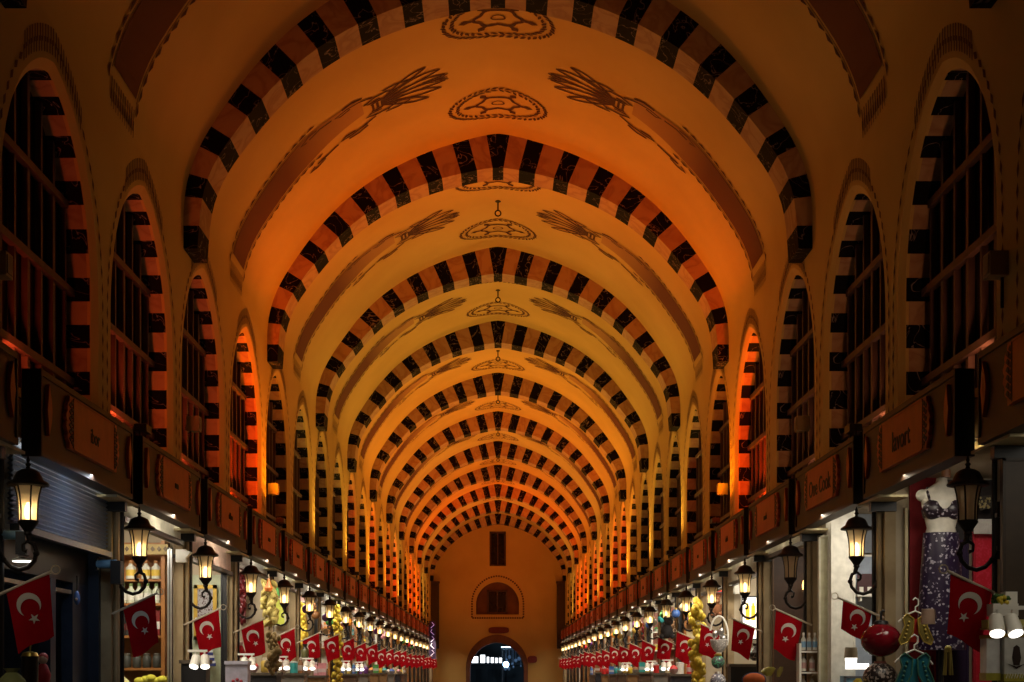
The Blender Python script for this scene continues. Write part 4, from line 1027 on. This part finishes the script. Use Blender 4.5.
simple('fez', 'tall tan felt hat beside the gold braided vest', 'hat', at(928, 616, .00258), [('crown', L((.062, -.07), (.055, .055), (.05, .06)), col(.26, .17, .12, .8), True), ('tassel', mb(lambda q: q.tube([(0, 0, .06), (.05, -.03, .05), (.06, -.03, -.02)], .005)), col(.1, .06, .04), True)])
t = simple('tassel', 'pale yellow tassel below the nearest right flag', 'tassel', at(948, 660, .00240), [('head', mb(lambda q: q.ball((0, 0, .09), .028, 0, 10, 7)), col(.55, .48, .12), True), ('strands', mb(lambda q: [q.tube([(.022*math.cos(k), .022*math.sin(k), .08), (.036*math.cos(k), .036*math.sin(k), -.12)], .006, 0, 5) for k in range(10)]), col(.50, .44, .14), True)])
up = .00267
simple('glass_lantern', 'large glossy dark red ribbed glass lantern on the first inner right pier', 'lantern', at(881, 640, up), [('globe', mb(lambda q: q.lathe([((.17+.006*math.cos(0))*math.sin(PI*(k+.3)/12.6), -.15*math.cos(PI*(k+.3)/12.6)) for k in range(13)], (0, 0, 0), 24)), col(.20, .006, .014, .12), True), ('collar', L((.07, .135), (.06, .165), (.03, .175)), M['black'], True), ('hook', mb(lambda q: q.tube([(0, 0, .17), (0, 0, .25), (.03, 0, .26)], .012)), M['black'], True)])
simple('glass_lantern', 'black glass lantern with white speckles under the red one', 'lantern', at(880, 678, up), [('globe', mb(lambda q: q.lathe([(.15*math.sin(PI*(k+.3)/12.6), -.14*math.cos(PI*(k+.3)/12.6)) for k in range(13)], (0, 0, 0), 20)), sequin('speckle', (.02, .012, .012), (.45, .38, .34)), True), ('collar', L((.06, .12), (.05, .15)), col(.3, .10, .08), True)])
simple('cloth_bundle', 'yellow cloth corner beside the black speckled lantern', 'cloth', at(855, 684, up), [('folded_cloth', mb(lambda q: q.loft([(0, 0, -.06, .09, .05), (.02, 0, .0, .06, .04), (.03, 0, .05, .02, .02)])), col(.60, .48, .05, .8), True), ('fold', mb(lambda q: q.tube([(-.05, -.045, -.05), (.0, -.04, 0), (.02, -.02, .04)], .012)), col(.5, .38, .04, .8), True)])
# planter and tins at the nearest right pier
ut = .00204
t = thing('planter', 'white wooden window box planter with yellow flowers', 'planter', at(1003, 608, ut)); k_ = hpx(ut)
BX(-13*k_, 12*k_, -.07, .07, -8*k_, 4*k_).build('box', M['white'], t); BX(0*k_, 12*k_, -.05, .05, 4*k_, 16*k_).build('back_board', M['white'], t)
rr = random.Random(8)
mb(lambda q: [q.ball((rr.uniform(-10, 4)*k_, rr.uniform(-.05, .03), rr.uniform(3, 12)*k_), .022, 0, 7, 5, .8) for _ in range(22)]).build('leaves', col(.05, .12, .02), t, True)
mb(lambda q: [q.ball((rr.uniform(-9, 2)*k_, -.06, rr.uniform(4, 10)*k_), .018, 0, 7, 5) for _ in range(6)]).build('yellow_flower', col(.55, .42, .03), t, True)
for n_, (px, py, w_, h_) in enumerate(((1013, 680, .16, .30), (990, 679, .09, .285))):
    t = thing('tea_tin', ('large pale tin with black emblem and white zigzag band' if n_ == 0 else 'slim shiny white tin beside the large pale tin'), 'tin', at(px, py, ut+.00001*n_))
    BX(-w_/2, w_/2, -.07, .07, 0, h_).build('body', col(.58, .58, .54, .25) if n_ == 0 else col(.75, .75, .73, .15), t); BX(-w_/2-.004, w_/2+.004, -.074, .074, -.01, .04).build('yellow_base', col(.45, .40, .05), t)
    BX(-w_/2-.005, w_/2+.005, -.076, .076, h_-.012, h_+.012).build('lid', col(.35, .22, .04), t)
    q = MB(); 
    if n_ == 0:
        for j in range(4): q.tube([(-.07+.035*j, -.075, .012), (-.06+.035*j, -.076, .045), (-.05+.035*j, -.076, .012), (-.042+.035*j, -.076, .045)], .004, 0, 5)
        q.build('zigzag_band', M['white'], t)
        q = MB(); q.prism([(-.03, .15), (-.02, .10), (.02, .10), (.03, .15), (.02, .22), (0, .235), (-.02, .22)], -.074, -.069); q.prism([(-.06, .11), (0, .075), (.06, .11), (.0, .09)], -.074, -.069); q.build('emblem', M['letter'], t)
t = thing('tea_tin', 'yellow edged pale tin lid with white zigzag under the planter', 'tin', at(1010, 628, ut)); BX(-.17, .14, -.07, .07, 0, .055).build('body', col(.50, .46, .14), t)
mb(lambda q: [q.tube([(-.05+.04*j, -.073, .006), (-.038+.04*j, -.074, .05), (-.025+.04*j, -.074, .006)], .005, 0, 5) for j in range(5)]).build('zigzag_band', M['white'], t)
BX(-.18, .15, -.075, .075, -.012, 0).build('rim', col(.30, .20, .05), t)
stand(Vector((at(1008, 672, ut).x, ut*S-.06, 0)), .50, .08, at(1013, 680, ut).z-.015, 'dark stand carrying the pale tea tins')
# ---- right, white-walled shop
uf = UF(1)
slab('wall_panel', 'plain white wall panel behind the folded flag', 'panel', 826, 850, 500, 700, uf-.00006, .25, col(.60, .58, .52))
t = slab('inner_window', 'pale blue window with white frame in the white-walled shop', 'window', 851, 884, 555, 690, uf-.000008, .02, col(.34, .40, .50, .25), M['white'])
slab('header_board', 'dark grey blue board above the pale blue window', 'board', 848, 884, 500, 553, uf-.000008, .02, col(.16, .18, .21))
t = thing('price_board', 'dark maroon board with three white price squares', 'board', at(868, 588, uf-.00004)); k_ = hpx(uf)
BX(-11*k_, 12*k_, -.02, 0, -6*k_, 14*k_).build('board', col(.06, .02, .025), t)
for j in range(3): BX((-9+8*j)*k_, (-5+8*j)*k_, -.026, -.02, -4*k_, 1*k_).build('price_square', M['white'], t)
t = thing('wall_shelf', 'white shelf under the dark maroon price board', 'shelf', at(868, 597, uf-.00004)); BX(-13*k_, 13*k_, -.12, 0, 0, .03).build('board', M['white'], t)
for x in (-9, 9): BX(x*k_-.01, x*k_+.01, -.1, 0, -.05, 0).build('bracket', M['white'], t)
slab('cool_box', 'light blue box on the floor line of the white-walled shop', 'box', 840, 872, 676, 700, uf-.00012, .2, col(.16, .34, .52), col(.10, .10, .12))
slab('door_post', 'pale beige door post beside the white wall panel', 'post', 817.5, 829, 536, 700, .00330, .06, col(.40, .37, .24), col(.5, .47, .36))
a = at(851, 658, .00300)
t = thing('table_lamp', 'beige shade lamp glowing white beside the folded flag', 'lamp', a); L((.07, .0), (.06, .10), (.058, .105)).build('shade', col(.45, .40, .30), t, True); L((.055, -.05), (.06, 0)).build('glowing_diffuser', M['lens'], t, True); BX(-.05, .17, -.03, .03, -.11, -.055).build('glowing_base', M['lens'], t)
# bottle rack on the third right pier
ur = .00334; k_ = hpx(ur)
a = at(812, 690, ur)
t = thing('bottle_rack', 'white rack of small spray bottles by the third right flag', 'rack', (a.x, a.y, 0)); zt = at(812, 628, ur).z
for x in (-13*k_, 13*k_): BX(x-.012, x+.012, -.08, .08, 0, zt-.17).build('upright', M['white'], t)
for py in (651, 672): z = at(812, py, ur).z; BX(-13*k_+.012, 13*k_-.012, -.09, .09, z-.018, z).build('shelf', M['white'], t)
BX(-13.5*k_, 13.5*k_, -.09, .09, at(812, 694, ur).z-.018, at(812, 694, ur).z).build('shelf', M['white'], t)
names = ['upper', 'middle', 'lower']
for rrow, (py, c1, c2, n_) in enumerate(((650.8, col(.20, .36, .55), M['white'], 4), (671.8, col(.50, .28, .26), M['cream'], 3), (693.8, col(.42, .36, .24), M['cream'], 3))):
    for j in range(n_):
        p = at(803.5+(17/(n_-1))*j, py, ur)+Vector((0, 0, .008))
        bottle(p, .190, .026 if n_ == 4 else .030, col(.55, .52, .46), c2, c1, '%s %s spray bottle on the %s shelf of the white rack' % (ORD[j], ['blue-labelled', 'pink-labelled', 'beige-labelled'][rrow], names[rrow]), 'spray_bottle', 'spray bottles on the %s rack shelf' % names[rrow])
# ---- right, dark shop with pillows
uf = UF(2)
slab('cupboard_panel', 'dark brown cupboard side lit warm in the rack shop', 'panel', 772, 806, 548, 700, uf-.00001, .03, col(.07, .035, .02), col(.14, .07, .03))
simple('candle_lamp', 'small warm lit candle lamp in the dark rack shop', 'lamp', at(804, 585, uf-.00006), [('flame_glass', L((.02, -.06), (.026, 0), (.012, .06)), mat('candle_glow', (1, .8, .5), (1, .8, .5), 2, emit=(1, .5, .14), es=4), True), ('cup', L((.03, -.09), (.03, -.06)), col(.2, .12, .05), True)])
up = .0037
a = at(755, 690, up)
simple('pillow', 'orange and purple patterned pillow under the yellow bag', 'pillow', at(754, 680, up), [('cushion', mb(lambda q: q.ball((0, 0, 0), .14, 0, 18, 10, .62, 1, .5)), col(.58, .13, .03, .8), True), ('purple_motif', mb(lambda q: q.lathe([(.002, -.072), (.05, -.071), (.075, -.064), (.085, -.055)], (.04, 0, .01), 18, 0, Matrix.Rotation(-PI/2, 3, 'X') @ Matrix.Scale(-1, 3, Vector((0, 0, 1))), 0, 1, .6)), col(.14, .06, .26, .8), True), ('blue_trim', mb(lambda q: q.tube([(.143*math.cos(a_), 0, .089*math.sin(a_)) for a_ in [2*PI*k/20 for k in range(20)]], .009, 0, 6, True)), col(.05, .07, .20), True)])
simple('cloth_bag', 'shiny yellow cloth bag above the patterned pillow', 'bag', at(774, 671, up-.0001), [('left_wing', mb(lambda q: q.loft([(-.06, 0, -.06, .03, .03), (-.08, 0, -.01, .08, .04), (-.05, 0, .03, .07, .03), (-.04, 0, .05, .03, .02)])), col(.52, .47, .10, .35), True), ('right_wing', mb(lambda q: q.loft([(.05, 0, -.07, .02, .02), (.07, 0, .0, .035, .03), (.09, 0, .05, .02, .02)])), col(.46, .42, .12, .35), True)])
stand(Vector((at(762, 680, up).x, up*S, 0)), .50, .22, at(755, 688.5, up).z, 'dark stand under the patterned pillow', col(.02, .018, .03))
# ---- right, jar sign shop
uf = UF(3)
t = slab('light_sign', 'lit white sign with three yellow jars behind the fourth right lantern', 'sign', 741, 762, 596, 640, uf-.00002, .03, mat('sign_glow', (1, 1, 1), (1, 1, 1), 1, emit=(1, .93, .78), es=.9), M['black'])
for j in range(3):
    q = MB(); q.bx(.035+.085*j-.13, .095+.085*j-.13, -.04, -.028, .30, .52); q.bx(.05+.085*j-.13, .08+.085*j-.13, -.04, -.028, .52, .56); q.build('jar_picture', mat('jar_glow_%d' % j, (.8, .55, .05), (.8, .5, .04), 3, emit=(1, .62, .05), es=.5), t)
slab('awning_panel', 'bright white awning board of the jar sign shop', 'board', 733, 750, 569, 594, uf-.00004, .02, col(.75, .73, .66), col(.6, .58, .5))
simple('vase', 'dark bulbous vase on the black counter under the jar sign', 'vase', at(756, 655, .00425), [('body', L((.05, -.08), (.11, -.03), (.12, .03), (.06, .10), (.035, .13)), sequin('vase_speck', (.03, .022, .018), (.22, .2, .18)), True), ('lip', L((.035, .13), (.055, .16), (.05, .165)), col(.05, .035, .025), True)])
a = at(745, 664, .0042)
stand(Vector((a.x+.03, a.y, 0)), .50, .3, a.z, 'black counter under the dark bulbous vase', M['black'])
# ---- right, neon shop
uf = UF(4)
t = slab('neon_sign', 'red and yellow neon sign high in the fifth right shop', 'sign', 709.5, 724.5, 574, 593, uf-.00003, .02, mat('neon_field', (.5, .03, .03), (.45, .02, .02), 4, emit=(1, .05, .04), es=.55), M['black'])
q = MB(); q.tube([(-.09, -.03, .24), (-.02, -.03, .28), (.03, -.03, .25), (.0, -.03, .17)], .016); q.tube([(.07, -.03, .29), (.07, -.03, .12)], .014); q.build('white_tube', mat('neon_white', (1, 1, 1), (1, 1, 1), 3, emit=(1, .75, .6), es=1.6), t)
BX(-.09, .10, -.028, -.02, .045, .085).build('yellow_bar', mat('neon_yellow', (1, .7, .1), (1, .7, .1), 3, emit=(1, .6, .04), es=1.2), t)
simple('teddy_bear', 'brown teddy bear sitting below the red neon sign', 'teddy bear', at(716, 606, uf-.0001), [('body', mb(lambda q: [q.ball((0, 0, -.06), .10, 0, 12, 9, 1.15), q.ball((-.09, -.03, -.03), .04, 0, 8, 6, 1.6), q.ball((.09, -.03, -.03), .04, 0, 8, 6, 1.6), q.ball((-.06, -.07, -.15), .05, 0, 8, 6), q.ball((.06, -.07, -.15), .05, 0, 8, 6)]), col(.16, .06, .022, .9), True), ('head', mb(lambda q: [q.ball((0, -.01, .10), .075, 0, 12, 9), q.ball((-.06, 0, .165), .026, 0, 8, 6), q.ball((.06, 0, .165), .026, 0, 8, 6)]), col(.18, .07, .025, .9), True), ('muzzle', mb(lambda q: q.ball((0, -.075, .085), .03, 0, 8, 6)), col(.30, .16, .08, .9), True)])
garland(at(697.5, 600, .0050), 1.9, .058, yel, 'long string of yellow lemons on the sixth pier along the right', 'lemon_string', .11, 100, 7, 1.2)
ud = UP(4)-.00010
a = at(719, 640, ud)
t = thing('hoop_basket', 'white hooped handle basket holding silver ware on the fifth right pier', 'basket', a); k_ = hpx(ud)
mb(lambda q: q.tube([(9*k_*math.cos(a_), 0, 4*k_+20*k_*math.sin(a_)) for a_ in [PI*k/16-PI*.15 for k in range(18)]], 1.0*k_)).build('hoop', M['white'], t, True)
L((4*k_, -12*k_), (8*k_, -6*k_), (9*k_, 0), (8.6*k_, .5*k_)).build('bowl', sequin('filigree', (.35, .33, .32), (.65, .62, .6)), t, True)
mb(lambda q: [q.ball((x*k_, -.02, z*k_), r_*k_, 0, 10, 7, 1.5) for x, z, r_ in ((-4, 6, 3), (2, 8, 3.4), (4, 1, 3))]).build('silver_pot', M['steel'], t, True)
simple('glass_lantern', 'green and silver mosaic lantern under the hooped basket', 'lantern', at(718, 662, ud), [('globe', mb(lambda q: q.ball((0, 0, 0), .10, 0, 14, 9)), sequin('green_mosaic', (.05, .07, .07), (.08, .40, .22)), True), ('brass_cap', L((.05, .09), (.06, .11), (.03, .13)), col(.5, .34, .05, .3, .6), True)])
simple('glass_lantern', 'silver white mosaic lantern at the bottom of the fifth right pier', 'lantern', at(718, 681, ud), [('globe', mb(lambda q: q.ball((0, 0, 0), .12, 0, 14, 9)), sequin('white_mosaic', (.12, .12, .16), (.6, .6, .62)), True), ('cap', L((.05, .11), (.04, .14)), M['steel'], True)])
simple('plush_cat', 'black plush cat hanging between lanterns far along the right', 'plush toy', at(667, 628, UP(6)-.00008), [('body', mb(lambda q: [q.ball((0, 0, -.06), .12, 0, 12, 8, 1.2), q.ball((-.10, -.03, -.16), .05, 0, 8, 6), q.ball((.10, -.03, -.16), .05, 0, 8, 6)]), col(.015, .013, .014, .9), True), ('head', mb(lambda q: [q.ball((.03, -.02, .12), .085, 0, 12, 8), q.ball((-.03, 0, .20), .028, 0, 6, 5, 1.6), q.ball((.09, 0, .20), .028, 0, 6, 5, 1.6)]), col(.02, .018, .018, .9), True), ('strap', mb(lambda q: q.tube([(0, 0, .15), (0, 0, .5)], .008)), M['black'], False)])
# purple neon at the far end of the left row
t = thing('neon_sign', 'vertical purple white neon sign at the end of the left row', 'sign', at(432.5, 640, .0144)); BX(-.16, .16, 0, .06, -.9, .9).build('board', col(.05, .03, .09), t)
q = MB()
for j in range(5): q.tube([(-.08*(-1)**j, -.03, -.75+.33*j), (.08*(-1)**j, -.03, -.6+.33*j), (-.03, -.03, -.48+.33*j)], .018, 0, 6)
q.build('tube', mat('purple_glow', (1, 1, 1), (1, 1, 1), 1, emit=(.5, .36, 1), es=.35), t)

# ---- shops farther along: a shelf, its wares, a stand by the pier
COLS = [('yellow', (.70, .50, .05)), ('red', (.50, .02, .02)), ('white', (.72, .70, .64)), ('orange', (.62, .22, .03)), ('green', (.08, .28, .07)), ('blue', (.06, .14, .42)), ('brown', (.20, .09, .035)), ('gold', (.55, .38, .08)), ('cream', (.66, .56, .36)), ('purple', (.18, .06, .30)), ('pink', (.62, .26, .30)), ('teal', (.04, .30, .30))]
KN = ['jar', 'carton', 'bottle', 'bowl', 'tin']
proto_ = {}
def ware(kind, cname, c, loc, sc, label, group):
    key = (kind, cname)
    if key not in proto_:
        m1 = col(*c, .45); m2 = col(*[min(.8, x*.4+.35) for x in c]); o = (0, 0, 0)
        if kind == 'jar': t = jar(o, .24, .075, m1, m2, label, 'jar')
        elif kind == 'carton': t = carton(o, .15, .12, .24, m1, m2, label, 'carton')
        elif kind == 'bottle': t = bottle(o, .30, .055, m1, m2, m2, label, 'bottle')
        elif kind == 'bowl': t = simple('bowl', label, 'bowl', o, [('dish', L((.04, 0), (.085, .05), (.10, .10), (.094, .10)), m2, True), ('heap', L((.094, .095), (.06, .15), (.01, .18)), m1, True)])
        else: t = simple('tin', label, 'tin', o, [('body', L((.075, 0), (.075, .19)), m1, True), ('lid', L((.079, .19), (.079, .215), (.02, .225)), m2, True)])
        proto_[key] = t; t.location = loc
        if group: t['group'] = group
    else: t = dup(proto_[key], loc, 0, label, group)
    t.scale = (sc, sc, sc); return t
for i in range(3, NS-1):
    for s in (-1, 1):
        r = random.Random(i*17+s*3); uf = UF(i); xm = 1.085*uf/U0(i)
        wd = (min(xm+.02, 1.25)-1.085)*W; nn = 3 if i < 7 else 2
        xc = s*(1.09*W+wd/2); side = SIDE[s]
        lv = [lz(.02), lz(.155), lz(.285)]
        shm = r.choice([M['wood'], M['white'], M['soffit'], M['wood']])
        CU = (s, i) in ((1, 3), (1, 4), (-1, 3), (-1, 4), (-1, 5))
        if not CU: shelf((xc, uf*S-.004, 0), wd, .24, lv, .3, lz(.42), 'display shelf of mixed wares in the %s shop along the %s' % (ORD[i], side), shm, r.choice([M['inner'], M['soffit'], col(.5, .3, .2), col(.70, .66, .58), col(.30, .10, .06)]))
        pool = [(c_, k_) for c_ in COLS for k_ in KN]; r.shuffle(pool)
        levels_ = [] if CU else (lv if i < 12 else lv[1:2])
        for z in levels_:
            for j in range(nn if i < 12 else 2):
                (cn, cc), kd = pool.pop()
                ware(kd, cn, cc, Vector((xc+(j-(nn-1)/2)*wd/(nn+.35), uf*S-.13, z+.002)), min(1.05, wd/(nn+.35)/.24), '%s %s on the shelf of the %s shop along the %s' % (cn, kd, ORD[i], side), 'wares in the %s %s shop' % (ORD[i], side))
        if i >= 5:
            xa = s*1.066*W; t = thing('door_post', 'black door post at the far end of the %s shop along the %s' % (ORD[i], side), 'post', Vector((xa, uf*S-.04, 0)), 0, 'black door posts')
            if 'dp' not in proto_:
                BX(-.03, .03, -.03, .03, 0, lz(.405)).build('post', M['black'], t); BX(-.034, .034, -.036, .036, 0, .08).build('foot', M['steel'], t); proto_['dp'] = t
            else:
                for ch in proto_['dp'].children: c_ = ch.copy(); C.objects.link(c_); c_.parent = t
            if i < 17:
                for q_ in range(3):
                    (cn, cc), kd = pool.pop(); key = ('globe', cn); loc = Vector((s*r.uniform(1.02, 1.05)*W, (U0(i)+.00012+.00016*q_)*S, lz(r.uniform(.30, .37))))
                    lab = '%s glass globe lamp hanging before the %s shop along the %s, %s' % (cn, ORD[i], side, ('near end', 'middle', 'far end')[q_])
                    if key not in proto_:
                        t = simple('globe_lamp', lab, 'lamp', loc, [('globe', mb(lambda q: q.ball((0, 0, 0), .085, 0, 12, 8)), col(*cc, .2), True), ('cap', L((.035, .07), (.03, .10), (.01, .12)), col(.4, .28, .06, .3, .7), True), ('chain', mb(lambda q: q.tube([(0, 0, .12), (0, 0, .34)], .006)), M['black'], False)], 0, 'glass globe lamps'); proto_[key] = t
                    else: dup(proto_[key], loc, 0, lab)
        # stand by the pier
        ys_ = (UP(i+1)-.00016)*S; hst = CZ-r.uniform(.0, .03)*W
        if i < 14 and (s, i+1) not in ((-1, 7), (1, 4), (1, 5), (-1, 3)):
            sx = s*1.045*W
            stand(Vector((sx, ys_, 0)), .42, .5, hst, 'goods stand before the %s pier along the %s' % (ORD[i+1], side), r.choice([col(.10, .06, .04), col(.20, .18, .16), col(.03, .03, .04), col(.25, .14, .06)]))
            for j in range(3):
                (cn, cc), kd = pool.pop()
                ware(kd, cn, cc, Vector((sx+(j-1)*.145, ys_-.15+.22*(j % 2), hst+.002)), r.uniform(.75, 1.0), '%s %s on the stand by the %s pier along the %s' % (cn, kd, ORD[i+1], side), 'wares on the stand by the %s %s pier' % (ORD[i+1], side))
        # something hanging
        if i % 2 == (0 if s > 0 else 1) and (s, i+1) not in ((-1, 7), (1, 5), (-1, 4), (1, 6)):
            cn, cc = r.choice([('dark red', (.16, .01, .012)), ('yellow', (.66, .48, .05)), ('olive', (.30, .26, .07)), ('orange', (.55, .20, .03)), ('brown', (.18, .09, .04))])
            garland(P(s, 1.122, UF(i)-.00012, .39), r.uniform(.6, .95), r.uniform(.032, .045), col(*cc, .6), '%s dried string hanging in the %s shop along the %s' % (cn, ORD[i], side), 'dried_string', .07, 40, i, 1.5)

# ------------------------------------------------------------------ camera, world, colour
w = bpy.data.worlds.new('night'); bpy.context.scene.world = w; w.use_nodes = True
w.node_tree.nodes['Background'].inputs[0].default_value = (.02, .025, .04, 1); w.node_tree.nodes['Background'].inputs[1].default_value = .15
light('POINT', Vector((1.5, YE+6, 3.6)), 420, (.45, .7, 1), .2, None, None, 1, 'street_glow')
cam = bpy.data.cameras.new('camera'); co = bpy.data.objects.new('camera', cam); C.objects.link(co)
co.location = (0, 0, CZ); co.rotation_euler = (PI/2, 0, 0)
cam.sensor_fit = 'HORIZONTAL'; cam.sensor_width = 36; cam.lens = F*36/1024
cam.shift_x = (512-498)/1024; cam.shift_y = (672-341)/1024; cam.clip_end = 300; cam.clip_start = .05
sc = bpy.context.scene; sc.camera = co
sc.view_settings.view_transform = 'Standard'; sc.view_settings.look = 'None'; sc.view_settings.gamma = 1; sc.view_settings.use_curve_mapping = False; sc.view_settings.exposure = 0
sc.cycles.use_denoising = True; sc.cycles.max_bounces = 8; sc.cycles.transparent_max_bounces = 12
sc.cycles.sample_clamp_indirect = 4
